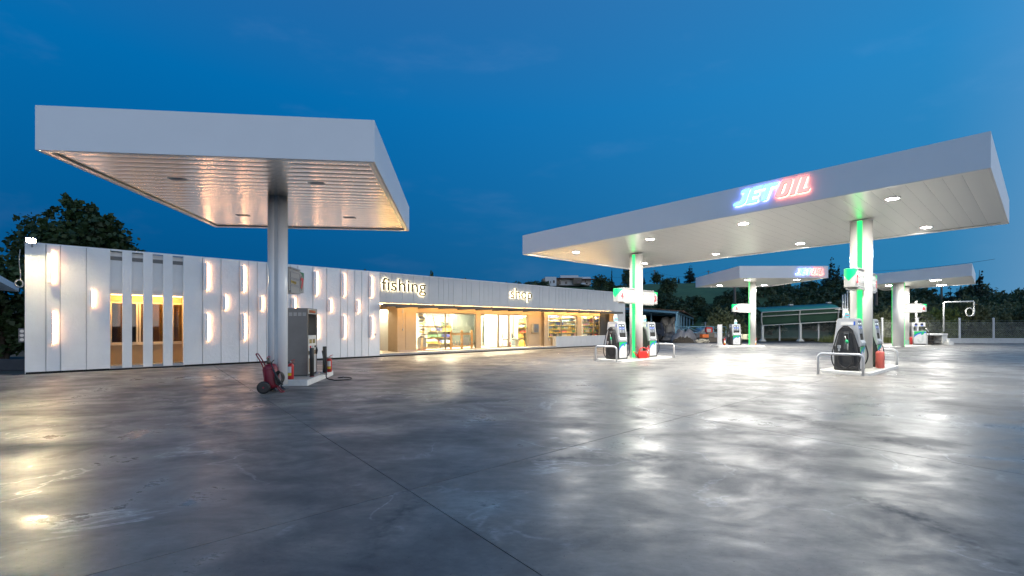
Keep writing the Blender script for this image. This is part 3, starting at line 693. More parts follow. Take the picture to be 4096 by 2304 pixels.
# ---- JETOIL signs
def arc(cx, cy, r, a0, a1, n=5, ry=None): return [(cx + r * cos(radians(a0 + (a1 - a0) * k / n)), cy + (ry or r) * sin(radians(a0 + (a1 - a0) * k / n))) for k in range(n + 1)]
LET = {
 'J': (.66, [(.22, 1), (.60, 1)] + [(.66, .95), (.66, .30)] + arc(.40, .28, .26, 0, -90, 5, .28) + [(.02, 0), (0, .03), (0, .19), (.30, .19)] + [(.40, .27), (.40, .80), (.22, .80)]),
 'E': (.64, [(.0, .02), (.58, .0), (.62, .03), (.62, .19), (.27, .19), (.27, .41), (.55, .41), (.58, .44), (.58, .59), (.27, .59), (.27, .80), (.68, .80), (.68, 1.0), (.30, 1.0)] + [(.12, .96), (.03, .86), (.0, .7)]),
 'T': (.86, [(.20, 0), (.44, 0), (.46, .03), (.46, .80), (.80, .80), (.84, .83), (.84, 1), (.03, 1), (.03, .80), (.20, .80)]),
 'I': (.30, [(0, 0), (.27, 0), (.27, 1), (0, 1)]),
 'L': (.62, arc(.14, .14, .14, 180, 270, 4) + [(.60, 0), (.60, .22), (.30, .22), (.27, .26), (.27, 1), (.0, 1)]),
}
def o_rings(g=0.0):
    def rr(w0, w1, h0, h1, r):
        p = []
        for cx, cy, a in ((w1 - r, h0 + r, -90), (w1 - r, h1 - r, 0), (w0 + r, h1 - r, 90), (w0 + r, h0 + r, 180)): p += arc(cx, cy, r, a, a + 90, 4)
        return p
    return rr(-g, .66 + g, -g, 1 + g, .18), rr(.25 + g, .41 - g, .2 + g, .8 - g, .05)
BLF = EM('sign_blue_face', (.16, .80, 1.0), 2.4); RDF = EM('sign_red_face', (1.0, .24, .19), 1.6)
BLH = EM('sign_blue_halo', (.20, .28, 1.0), 15); RDH = EM('sign_red_halo', (1.0, .24, .18), 13)
BLS = M('sign_blue_side', (.03, .10, .35), .4); RDS = M('sign_red_side', (.4, .03, .03), .4)
def jetoil(label, a, b, base, h, depth_out):
    """a, b: left and right end of the baseline on the fascia, world"""
    d = (b - a); L_ = d.length; ang = atan2(d.y, d.x)
    sg = thing('illuminated_sign', label, 'sign', a, ang); pitch = atan2(d.z, d.to_2d().length)
    sh = .30; x = 0; W_ = sum({'O': .70}.get(c, LET.get(c, (0,))[0]) + .05 for c in 'JETOIL') + sh - .05
    kx = L_ / (W_ * h) * h
    for c in 'JETOIL':
        fm, hm, sm = (BLF, BLH, BLS) if c in 'JET' else (RDF, RDH, RDS)
        def S_(p): return ((x + p[0] + sh * p[1]) * kx, p[1] * h + tan_p * (x + p[0] + sh * p[1]) * kx)
        tan_p = math.tan(pitch)
        if c == 'O':
            wdt = .70
            for nm, g, y0, y1, mt in (('letter', .0, -.115, -.055, sm), ('face', -.012, -.121, -.1155, fm), ('halo', -.01, -.054, -.035, hm)):
                o_, i_ = o_rings(g); o_ = [S_(p) for p in o_]; i_ = [S_(p) for p in i_]; n = len(o_)
                vs = [(p[0], y, p[1]) for y in (y0, y1) for r in (o_, i_) for p in r]; fs = []
                for k in range(n):
                    j = (k + 1) % n
                    fs += [(k, j, n + j, n + k), (2 * n + k, 3 * n + k, 3 * n + j, 2 * n + j), (k, 2 * n + k, 2 * n + j, j), (n + k, n + j, 3 * n + j, 3 * n + k)]
                ob = MB().add(vs, fs).build(nm, mt, sg if nm == 'letter' else par)
                if nm == 'letter': par = ob
        else:
            wdt, poly = LET[c]; pts = [S_(p) for p in poly]; cx_ = sum(p[0] for p in pts) / len(pts); cz_ = sum(p[1] for p in pts) / len(pts)
            par = MB().prism(pts, -.115, -.055, 'y').build('letter', sm, sg)
            MB().prism([(cx_ + (p[0] - cx_) * .985, cz_ + (p[1] - cz_) * .975) for p in pts], -.121, -.1155, 'y').build('face', fm, par)
            MB().prism([(cx_ + (p[0] - cx_) * .97, cz_ + (p[1] - cz_) * .97) for p in pts], -.054, -.035, 'y').build('halo', hm, par)
        x += wdt + .05
    return sg
def on_face(u, v, p, q):                       # ray hits the vertical plane through p, q
    k = (u - U0) / FPX; e = (q - p).to_2d(); s = (k * p.y - p.x) / (e.x - k * e.y); Y = p.y + e.y * s
    return Vector((k * Y, Y, EYE + (V0 - v) / FPX * Y))
jetoil('large glowing blue and red letters reading JETOIL on the biggest canopy', on_face(2937.6, 829, A_, B_), on_face(3262, 762, A_, B_), 0, .47, 0)
jetoil('smaller glowing JETOIL letters on the canopy above pump 5', on_face(3181, 1099, Q5[0], Q5[1]), on_face(3300, 1099, Q5[0], Q5[1]), 0, .40, 0)

# ================================================================== ISLANDS
KERB = M('white_kerb', (.66, .65, .62), .6, 0, .12, 5, bump=.1, bscale=40); ISL = M('island_concrete', (.40, .38, .35), .7, 0, .15, 3, bump=.15, bscale=40)
def island(label, pts, h, r=.12):
    c = sum((Vector(p) for p in pts), Vector((0, 0))) / len(pts)
    t = thing('pump_island', label, 'island', (c.x, c.y, 0)); pl = [(p[0] - c.x, p[1] - c.y) for p in pts]
    MB().prism(rounded(pl, r), -.02, h).build('kerb', KERB, t, .015)
    ins = [(p[0] * .93, p[1] * .9 if len(pl) < 6 else p[1] * .93) for p in pl]
    MB().prism(rounded(ins, r * .8), h + .001, h + .004).build('deck', ISL, t); return t
ia = Vector((cos(IA), sin(IA))); ib = Vector((-sin(IA), cos(IA)))
def isl_frame(f, l, w): f = Vector(f); return [f, f + ia * l, f + ia * l + ib * w, f + ib * w]
fR = Vector((11.46, 14.52)); fL = Vector((4.79, 19.92))
island('low white-edged island under the pump nearest the viewer', isl_frame(fR, 4.25, 1.42), .10, .14)
island('low white-edged island under the red watering can', isl_frame(fL, 4.2, 1.42), .08, .14)
island('raised white-edged island beside the stainless steel pump 7', [(-6.42, 12.05), (-5.45, 12.14), (-5.80, 14.78), (-6.75, 14.70)], .15, .03)
island('long low island under pump 5 and the white terminal', [(15.5, 34.25), (19.1, 34.25), (19.1, 35.6), (15.5, 35.6)], .11, .1)
island('flat pad under pump 6', [(28.2, 33.9), (33.4, 36.2), (32.4, 38.3), (27.4, 36.4)], .04, .1)
def on_island(f, a, b, z): p = f + ia * a + ib * b; return Vector((p.x, p.y, z))

# ================================================================== NUMBERED SIGN BOXES
SGW = M('sign_white', (.34, .335, .325), .3, 0, .02); SGR = M('sign_row', (.42, .41, .39), .5); SGG = M('sign_green', (.0, .50, .13), .35, emit=(0, 1, .22), estr=.12)
SGN = M('sign_number_red', (.62, .03, .04), .4); SGC = M('sign_disc', (.55, .55, .56), .3); LITW = EM('sign_row_border', (.95, 1, .95), .55)
def number_sign(num, label, loc, rz, rows, length=1.25, h=.62, th=.32, flip=False, lit=True):
    """local x from the column outwards, face to -y; flip: outer end at -x"""
    t = thing('number_sign', label, 'sign', loc, rz); s = -1 if flip else 1
    R = .13
    out = [(0, -th / 2), (length - R, -th / 2)] + [(length - R + R * cos(a), -th / 2 + R + R * sin(a)) for a in [radians(-90 + 15 * k) for k in range(1, 7)]] + [(length, th / 2 - R)] + [(length - R + R * cos(a), th / 2 - R + R * sin(a)) for a in [radians(15 * k) for k in range(1, 7)]] + [(0, th / 2)]
    if s < 0: out = [(-x, y) for x, y in out][::-1]
    MB().prism(out, 0, h).build('housing', SGW, t, .006)
    MB().box(*sorted((s * .05, s * (length - .45))), -th / 2 - .03, th / 2 + .03, -.06, -.002).build('lower_rail', SGW, t, .004)
    MB().box(*sorted((s * .05, s * (length - .45))), -th / 2 - .03, th / 2 + .03, h + .002, h + .045).build('upper_rail', SGW, t, .004)
    y = -th / 2 - .002
    # green corner wraps round the outer end
    gp = [(length - .42, h - .01), (length - .005, h - .01), (length - .005, h - .42), (length - .06, h - .27), (length - .16, h - .13), (length - .28, h - .045)]
    pts = [(s * a, b) for a, b in gp]
    flat = [p for p in gp]
    # front part lies on the straight face, the rest follows the rounded end
    def wrap(a, o=.003):
        if a <= length - R: return (a, -th / 2 - o)
        ang = min((a - (length - R)) / R, pi / 2); return (length - R + (R + o) * sin(ang), -th / 2 + R - (R + o) * cos(ang))
    n = 16; vs = []; fs = []; a0, a1 = length - .42, length - R + R * pi / 2 + (th - 2 * R) / 2
    for k in range(n + 1):
        a = a0 + (a1 - a0) * k / n; q = (a - a0) / (a1 - a0); low = h - .02 - .40 * q ** 1.7
        if a > length - R + R * pi / 2: px, py = length + .003, -th / 2 + R + (a - (length - R + R * pi / 2))
        else: px, py = wrap(a)
        vs += [(s * px, py, low), (s * px, py, h - .004)]
    m0 = len(vs)
    for k in range(n): fs.append((2 * k, 2 * k + 2, 2 * k + 3, 2 * k + 1) if s > 0 else (2 * k, 2 * k + 1, 2 * k + 3, 2 * k + 2))
    vs2 = [(x_, -y_, z_) for x_, y_, z_ in vs]; fs2 = [tuple(reversed([i + m0 for i in f])) for f in fs]
    MB().add(vs + vs2, fs + fs2).build('green_corner', SGG if lit else M('green_film', (.0, .16, .08), .4), t)
    cx = s * (length - .29)
    e = MB().prism([(cx + .115 * cos(2 * pi * k / 24), h * .46 + .20 * sin(2 * pi * k / 24)) for k in range(24)], y - .012, y - .001, 'y').build('disc', SGC if lit else M('disc_grey', (.28, .27, .24), .5), t)
    text(num, .36, SGN, t, (cx, y - .014, h * .46 - .13), name='number', bold=.02, align='CENTER', extrude=.004)
    x0, x1 = sorted((s * .06, s * (length - .44)))
    for k in range(3):
        z0 = h - .06 - (k + 1) * .175 + .01; z1 = z0 + .155
        rw = MB().box(x0, x1, y - .006, y - .001, z0, z1).build('row', SGR if lit else SGW, t)
        bd = .010; MB().box(x0, x1, y - .011, y - .0065, z1 - bd, z1).box(x0, x1, y - .011, y - .0065, z0, z0 + bd).box(x0, x0 + bd, y - .011, y - .0065, z0 + bd, z1 - bd).box(x1 - bd, x1, y - .011, y - .0065, z0 + bd, z1 - bd).build('row_border', LITW if lit else M('row_line', (.2, .22, .27), .5), rw)
        if k < len(rows) and rows[k]:
            bod, cols, dot = rows[k]
            MB().prism([(x0 + .07 + .03 * cos(2 * pi * q / 12), z0 + .08 + .036 * sin(2 * pi * q / 12)) for q in range(12)], y - .012, y - .007, 'y').build('emblem', dot, rw)
            xx = x0 + .12; tw = (x1 - x0 - .17)
            for word, mt, fr in cols:
                text(word, .12, mt, rw, (xx, y - .009, z0 + .045), fit=tw * fr, bold=.003); xx += tw * (fr + .03)
    return t
TG = EM('text_green', (.5, 1.0, .6), .9); TW = EM('text_white', (1, 1, 1), .75); TR = EM('text_red', (1, .35, .30), .8); TB = EM('text_blue', (.45, .8, 1), .85); TO = EM('text_orange', (1, .4, .28), .8)
EK = M('emblem_dark', (.03, .03, .03)); EG = M('emblem_green', (0, .35, .1)); EBq = M('emblem_blue', (.05, .25, .6)); EO = M('emblem_orange', (.8, .15, .05)); EY = M('emblem_yellow', (.5, .36, .02))
UNL = ('', [('unleaded', TG, .68), ('95', TG, .26)], EG); DIE = ('', [('diesel', TW, .42)], EK); PRE = ('', [('premium', TR, .5), ('diesel', TB, .44)], EBq)
number_sign('4', 'white sign box with red number 4 and two unleaded 95 rows', (cL[0] - ia.x * .28, cL[1] - ia.y * .28, 2.70), IA, [UNL, UNL], 1.35, .60, flip=True)
number_sign('3', 'white sign box with red number 3, diesel and premium diesel rows', (cL[0] + ia.x * .26, cL[1] + ia.y * .26, 2.66), IA, [DIE, PRE], 1.40, .60)
number_sign('2', 'white sign box with red number 2 on the nearest lit column', (cR[0] - ia.x * .28, cR[1] - ia.y * .28, 2.90), IA, [UNL, UNL], 1.30, .62, flip=True)
number_sign('1', 'white sign box with red number 1 half hidden behind the nearest lit column', (cR[0] + ia.x * .26, cR[1] + ia.y * .26, 2.86), IA, [('', [('unleaded', TG, .6), ('95', TG, .26)], EG), ('', [('unleaded', TG, .6), ('100', TG, .3)], EG)], 1.35, .62)
number_sign('5', 'white sign box with red number 5 beside the far column', (c5[0] - .2, c5[1] - .1, 2.66), .0, [DIE, PRE], 1.42, .57, flip=True)
number_sign('6', 'white sign box with red number 6 and orange Greek lettering', (c6[0] + .30, c6[1] - .02, 2.66), 0.0, [('', [('Θέρμανσης', TO, .62)], EO), ('', [('Θέρμανσης', TO, .62)], EO)], 1.78, .60)
number_sign('7', 'unlit sign box with number 7 and autogas row on the left column', (c7[0] + .05, c7[1] + .2, 2.50), A7 + pi / 2, [None, ('', [('autogas', M('text_ochre', (.35, .25, .03)), .55)], EY)], 1.15, .55, .26, lit=False)

# ================================================================== PUMPS
PBLK = M('pump_black', (.035, .035, .036), .42, 0, .1, 3, bump=.05, bscale=200); PGRY = M('pump_grey', (.085, .09, .095), .45); PSIL = M('pump_silver', (.50, .51, .52), .32, .35, .03)
PPAN = M('pump_panel', (.12, .135, .15), .4); PWHT = M('pump_door_white', (.55, .55, .55), .3, 0, .03); LCD = M('lcd', (.02, .03, .035), .15, emit=(.5, .8, .8), estr=.05)
LBLU = M('pump_label_blue', (.02, .10, .55), .35); GRN = M('graphic_green', (.0, .42, .10), .35); BLU = M('graphic_blue', (.01, .11, .48), .35); GHK = M('graphic_grey', (.43, .45, .45), .4)
RUB = M('hose_rubber', (.016, .016, .017), .38, 0, .1); NOZG = M('nozzle_green', (.0, .36, .13), .4); STEEL = M('bare_steel', (.45, .45, .44), .3, .8); DIG = EM('lcd_digit', (.9, 1, 1), .8); PAPR = M('notice_paper', (.62, .62, .6), .6)
def door_graphics(par, w, h, y, x0, z0):
    def S_(pts): return [(x0 + a * w, z0 + b * h) for a, b in pts]
    lowc = [(0, .50), (.12, .62), (.3, .735), (.5, .80), (.75, .845), (1, .865)]; upc = [(0, .66), (.12, .755), (.3, .85), (.5, .91), (.75, .955), (1, .97)]
    MB().prism(S_(lowc + upc[::-1]), y - .003, y - .0005, 'y').build('blue_band', BLU, par)
    MB().prism(S_(upc + [(1, 1), (0, 1)]), y - .003, y - .0005, 'y').build('green_field', GRN, par)
    lf = [(.70 + .11 * cos(a) * .9 + .05 * sin(a), .83 + .105 * sin(a)) for a in [2 * pi * k / 18 for k in range(18)]]
    MB().prism(S_([(.70 + (p[0] - .70) * 1.25, .83 + (p[1] - .83) * 1.22) for p in lf]), y - .0045, y - .0032, 'y').build('leaf_rim', BLU, par)
    MB().prism(S_(lf), y - .006, y - .0046, 'y').build('leaf', GRN, par)
    R, r = .26, .10; cx, cy = .52, .30; k_ = w / h
    hook = [(cx - R + .0, cy + .05)] + [(cx + R * cos(radians(a)), cy + R * k_ * sin(radians(a))) for a in range(180, 361, 15)] + [(cx + R, .62), (cx + R - .02, .66), (cx + R - .12, .62), (cx + r, .52), (cx + r - .01, cy)] + [(cx + r * cos(radians(a)), cy + r * k_ * sin(radians(a))) for a in range(-15, -181, -20)] + [(cx - r - .01, cy + .05), (cx - R + .06, cy + .09)]
    MB().prism(S_(hook), y - .003, y - .0005, 'y').build('emblem', GHK, par)
def hose_end(t, s, nozzle):
    """hose side; s=-1 near end, +1 far end"""
    ol = rounded([(-.35, .02), (.35, .02), (.31, .78), (.17, 1.44), (-.17, 1.44), (-.31, .78)], [.03, .03, .1, .12, .12, .1])
    MB().prism(ol, *sorted((s * .331, s * .40)), 'x').build('hose_panel', PBLK, t, .03, 3)
    il = rounded([(-.22, .10), (.22, .10), (.21, .72), (.13, 1.30), (-.13, 1.30), (-.21, .72)], .08)
    MB().prism(il, *sorted((s * .401, s * .43)), 'x').build('panel_bulge', PBLK, t, .025, 3)
    MB().box(*sorted((s * .332, s * .40)), -.06, .10, 1.445, 1.50).build('hose_hook', PBLK, t, .01)
    MB().box(*sorted((s * .332, s * .336)), -.19, .16, 1.52, 1.63).build('notice', PAPR, t); MB().box(*sorted((s * .332, s * .337)), -.235, -.195, 1.51, 1.64).build('notice_edge', LBLU, t)
    nb = MB().box(*sorted((s * .431, s * .445)), -.09, .05, .72, 1.26).build('nozzle_boot', PGRY, t, .01)
    MB().box(*sorted((s * .446, s * .449)), -.07, .03, 1.0, 1.22).build('boot_slot', M('boot_dark', (.006, .006, .006), .8), nb)
    nz = MB().tube([(s * .47, .01, 1.16), (s * .475, -.01, 1.08), (s * .49, -.035, 1.0)], [.014, .016, .022]).build('nozzle_spout', STEEL, t)
    MB().tube([(s * .485, -.03, 1.02), (s * .50, -.055, .96), (s * .50, -.075, .92)], [.03, .042, .034], 10).build('nozzle_guard', NOZG if nozzle else PBLK, nz)
    MB().tube([(s * .50, -.075, .92), (s * .49, -.075, .86), (s * .47, -.03, .84), (s * .46, .0, .92)], .010).build('nozzle_lever', PBLK, nz)
    MB().tube([(s * .50, -.075, .92), (s * .49, -.07, .80), (s * .48, -.065, .70)], [.02, .022, .018]).build('swivel', STEEL, nz)
    hb = MB().box(*sorted((s * .431, s * .46)), .13, .23, .74, .84).build('holster', PSIL, t, .008); MB().box(*sorted((s * .44, s * .46)), .155, .205, .64, .739).build('holster_clip', PSIL, hb)
    MB().tube(bez([(s * .40, .08, 1.475), (s * .47, .19, 1.30), (s * .50, .29, .90), (s * .50, .38, .45), (s * .49, .30, .13), (s * .49, .06, .055), (s * .50, -.16, .22), (s * .49, -.18, .48), (s * .48, -.065, .70)], 7), .019, 8).build('hose', RUB, t)
    MB().tube(bez([(s * .40, -.04, 1.475), (s * .46, -.17, 1.36), (s * .48, -.31, .95), (s * .48, -.41, .50), (s * .49, -.30, .16), (s * .505, -.02, .09), (s * .50, .18, .25), (s * .47, .20, .55), (s * .45, .18, .65)], 7), .019, 8).build('hose', RUB, t)
def pump(label, loc, rz, nozzle=True, sc=1.0, bothends=True):
    t = thing('fuel_pump', label, 'fuel pump', loc, rz); t.scale = (sc, sc, sc)
    pr = [(-.34, 0), (.34, 0), (.355, .82), (.25, 1.70), (-.25, 1.70), (-.355, .82)]
    MB().prism([(p[0], p[1]) for p in pr], -.29, .29, 'x').build('body', PGRY, t, .01)
    for s in (-1, 1):
        up = rounded([(-.372, .80), (.372, .80), (.262, 1.745), (-.262, 1.745)], [.02, .02, .06, .06]); MB().prism(up, *sorted((s * .291, s * .33)), 'x').build('side_frame', PSIL, t, .008)
        lo_ = [(-.34, .0), (.34, .0), (.36, .799), (-.36, .799)]; MB().prism(lo_, *sorted((s * .291, s * .33)), 'x').build('side_panel', PBLK, t)
    MB().box(-.29, .29, -.25, .25, 1.701, 1.74).build('top_cap', PSIL, t, .008)
    for s, full in ((1, True), (-1, False)):
        R_ = Matrix.Rotation(0 if s == 1 else pi, 4, 'Z')
        T = R_ @ Matrix.Translation((0, -.357, .83)) @ Matrix.Rotation(-radians(6.9), 4, 'X')
        fr = MB()
        for a, b, c, d in ((-.289, .289, 0, .07), (-.289, .289, .83, .875), (-.289, -.245, .07, .83), (.245, .289, .07, .83)): fr.box(a, b, -.03, -.001, c, d, T)
        c = fr.build('console_frame', PSIL, t, .006)
        MB().box(-.244, .244, -.018, -.001, .40, .829, T).build('console_panel', PPAN, c); MB().box(-.244, .244, -.004, -.001, .19, .399, T).build('card_recess', M('boot_dark', (.006, .006, .006), .8), c)
        MB().prism([(-.001, .071), (-.001, .189), (-.02, .189), (-.06, .10), (-.06, .071)], -.243, .243, 'x', T).build('shelf', PSIL if full else PGRY, c)
        if full:
            for x in (-.20, .03):
                sc_ = MB().box(x, x + .17, -.022, -.0185, .68, .79, T).build('screen', LCD, c)
                for q in range(3): MB().box(x + .03 + q * .04, x + .05 + q * .04, -.024, -.0225, .71, .765, T).build('digit', DIG, sc_)
                lb = MB().box(x + .01, x + .16, -.022, -.0185, .57, .655, T).build('label_plate', LBLU, c); MB().box(x + .03, x + .14, -.024, -.0225, .60, .62, T).build('label_print', PAPR, lb)
                kp = MB().box(x + .03, x + .11, -.023, -.0185, .43, .53, T).build('keypad', PSIL, c)
                for q in range(6): MB().box(x + .038 + (q % 2) * .035, x + .065 + (q % 2) * .035, -.026, -.0235, .44 + (q // 2) * .03, .46 + (q // 2) * .03, T).build('key', PGRY, kp)
        dr_ = MB().box(-.285, .285, -.372, -.356, .07, .80, R_).build('door', PWHT, t, .006)
        if full: door_graphics(dr_, .57, .73, -.372, -.285, .07)
    hose_end(t, -1, nozzle)
    if bothends: hose_end(t, 1, nozzle)
    return t
pump('black and silver pump 2 nearest the viewer, hose looped over its dark side', on_island(fR, .62, .72, .105), IA, True, 1.0)
pump('dark pump 1 behind the nearest lit column', on_island(fR, 2.95, .72, .105), IA, False)
pump('black pump 4 with a green nozzle beside the red watering can', on_island(fL, .62, .72, .085), IA, True, .97)
pump('dark green-black pump 3 to the right of the column with the small extinguisher', on_island(fL, 3.05, .72, .085), IA, False, .97)
pump('far pump 5 next to the white terminal, hoses looped at both sides', (17.1, 34.95, .115), radians(-2), False, .92)

# stainless LPG pump 7
S7 = M('brushed_steel', (.20, .19, .18), .34, .75, .12, 2, rvar=.1)
def lpg():
    t = thing('gas_pump', 'tall stainless steel autogas pump on the left island', 'fuel pump', (-5.86, 13.05, .155), A7)
    a = -.55; W7, D7, H_ = .55, .82, 1.95
    MB().box(-W7, 0, .0, .012, .04, H_).build('front_sheet', S7, t, .003); MB().box(-W7, 0, D7 - .012, D7, .04, H_).build('rear_sheet', S7, t); MB().box(-W7, -.013, .013, D7 - .013, .0, .04).build('plinth', CAPM, t)
    MB().box(-W7, -W7 + .012, .013, D7 - .013, .04, H_).build('side_sheet', S7, t); MB().box(-W7 + .012, -.001, .012, D7 - .012, H_ - .02, H_).build('top_sheet', S7, t)
    lw_ = M('lpg_white', (.66, .66, .63), .4)
    MB().box(-.03, -.004, .0125, .07, .04, H_ - .021).build('corner_post', S7, t); MB().box(-.03, -.004, D7 - .07, D7 - .0125, .04, H_ - .021).build('corner_post', S7, t)
    hd = MB().box(-.04, .0, .071, D7 - .071, H_ - .16, H_ - .022).build('header', lw_, t)
    hp = MB().box(.0005, .004, .12, D7 - .12, H_ - .14, H_ - .04).build('header_plate', M('lpg_brown', (.16, .12, .05), .4), hd)
    text('LPG Autogas', .09, M('lpg_print', (.6, .1, .04)), hp, (.0045, .15, H_ - .115), (pi / 2, 0, pi / 2), fit=.5, bold=.003)
    MB().box(-.30, -.29, .071, D7 - .071, 1.17, H_ - .161).build('bay_back', lw_, t); MB().box(-.29, -.004, .071, D7 - .071, 1.14, 1.165).build('bay_shelf', lw_, t)
    cp = MB().box(-.03, .0, .071, D7 - .071, .72, 1.14).build('control_panel', lw_, t)
    for y in (.14, .42): MB().box(.0005, .004, y, y + .22, .93, 1.05).build('meter_window', M('lpg_window', (.16, .14, .05), .15), cp)
    for y, m in ((.2, SGN), (.4, PAPR), (.62, CAPM)): MB().lathe([(.03, 0), (.03, .03)], 12, Matrix.Translation((.0005, y, .83)) @ Matrix.Rotation(pi / 2, 4, 'Y')).build('knob', m, cp)
    MB().box(-.05, -.01, .071, D7 - .071, .60, .719).build('vent_plate', S7, t); MB().box(-.03, .0, .071, D7 - .071, .06, .599).build('lower_door', lw_, t, .004)
    MB().box(.001, .012, .10, .36, .10, .50).build('warning_card', M('card_tan', (.42, .28, .17), .6), t)
    for z in (H_ - .22, .30):
        for k in range(4):
            for q in range(4): MB().box(-W7 + .04 + k * .125, -W7 + .13 + k * .125, -.012, -.0005, z + q * .026, z + .013 + q * .026).build('louvre', STEEL if z > 1 else S7, t)
    for x, y in ((-W7 - .03, .05), (.05, .62)): 
        n = MB().tube([(x, y, .80), (x + .01, y, .72), (x, y, .60)], [.02, .035, .02]).build('nozzle', RUB, t)
    return t
lpg()
p0 = G(1276, 1395, .9)
hp_ = thing('gas_hose', 'black hose coiled on the concrete beside the autogas pump', 'hose', (-5.1, 13.55, 0))
o_ = Vector((-5.1, 13.55, 0)); pts = [Vector((-5.72, 13.72, .85)), Vector((-5.66, 13.70, .55)), Vector((-5.52, 13.55, .30)), Vector((-5.42, 13.3, .08)), Vector((-5.2, 13.22, .03))] + [Vector((-5.02 + (.34 - .02 * k) * cos(-1.9 + k * .5), 13.5 + (.30 - .015 * k) * sin(-1.9 + k * .5), .02 + .004 * k)) for k in range(18)]
MB().tube([p - o_ for p in bez(pts, 4)], .017, 8).build('hose', RUB, hp_)
MB().tube([(-.66, .13, .20), (-.52, .03, .17), (-.40, .0, .15)], [.018, .028, .016]).build('coupling', STEEL, hp_)
def bollard(label, p, h):
    t = thing('bollard', label, 'bollard', p); MB().lathe([(.058, 0), (.058, h - .01), (.052, h)], 20).build('post', M('bollard_black', (.03, .032, .03), .45, 0, .3, 3), t); MB().lathe([(.064, 0), (.064, .025)], 20).build('flange', M('flange_red', (.25, .03, .02), .6), t)
bollard('black bollard in front of the autogas pump', G(1247.6, 1507, .15), .82); bollard('black bollard at the far corner of the autogas island', G(1299, 1493, .15), .82)

# ================================================================== EXTINGUISHERS AND SMALL THINGS
RED = M('extinguisher_red', (.50, .025, .022), .35, 0, .06); REDF = M('faded_red', (.62, .13, .10), .45, 0, .06); YEL = M('sticker_yellow', (.72, .55, .03), .4); WHL = M('sticker_white', (.72, .72, .70), .4)
def extinguisher(label, p, rz, h=.52, mat=RED, hose=True, r=.077, sticker=True):
    t = thing('fire_extinguisher', label, 'fire extinguisher', p, rz); b = h * .78
    MB().lathe([(r * .85, 0), (r, .015), (r, b - .07), (r * .93, b - .035), (r * .6, b - .008), (r * .3, b)], 20).build('cylinder', mat, t)
    MB().lathe([(.02, b), (.02, b + .05), (.013, b + .06)], 12).build('valve', STEEL, t)
    MB().tube([(0, 0, b + .05), (.05, 0, b + .085), (.11, 0, b + .10)], [.012, .011, .008]).build('lever', mat, t); MB().tube([(0, 0, b + .03), (.06, 0, b + .035), (.10, 0, b + .03)], .009).build('handle', mat, t)
    def patch(a0, a1, z0, z1, m, nm):
        n = 8; vs = []
        for k in range(n + 1):
            a = a0 + (a1 - a0) * k / n; vs += [((r + .0015) * cos(a), (r + .0015) * sin(a), z0), ((r + .0015) * cos(a), (r + .0015) * sin(a), z1)]
        MB().add(vs, [(2 * k, 2 * k + 2, 2 * k + 3, 2 * k + 1) for k in range(n)], True).build(nm, m, t)
    if sticker: patch(-pi * .75, -pi * .3, b * .42, b * .80, WHL, 'instruction_label'); patch(-pi * .75, -pi * .3, b * .24, b * .40, YEL, 'yellow_label')
    else: patch(-pi * .35, -pi * .08, b * .76, b * .86, YEL, 'yellow_label'); patch(-pi * .35, -pi * .08, b * .45, b * .75, M('deep_red', (.5, .03, .03), .4), 'red_label')
    if hose: MB().tube(bez([(0, 0, b + .03), (-.06, -.02, b + .02), (-r - .02, -.02, b * .7), (-r - .015, -.03, b * .3), (-r - .01, -.02, b * .12)], 5), .010).build('hose', RUB, t)
    return t
extinguisher('red extinguisher with white and yellow labels at the foot of the left column', G(1163, 1516.6, .155), 0, .55)
extinguisher('red extinguisher half hidden behind the autogas pump', (-5.72, 14.25, .155), .3, .55)
extinguisher('large faded red extinguisher standing alone beside pump 1', on_island(fR, 2.15, .18, .105), 0, .78, REDF, False, .125, False)
extinguisher('small red extinguisher between the lit column and pump 3', on_island(fL, 2.35, .22, .085), 0, .62, RED, True, .085)
extinguisher('red extinguisher with hose between the white terminal and pump 5', (16.15, 34.6, .115), 0, .60)
extinguisher('faded red extinguisher at the foot of the far column of pump 5', (18.38, 34.40, .115), 0, .60, REDF)
extinguisher('plain red extinguisher beside the green cabinet near pump 6', G(3642.5, 1378, .05), 0, .78, RED, False, .12, False)
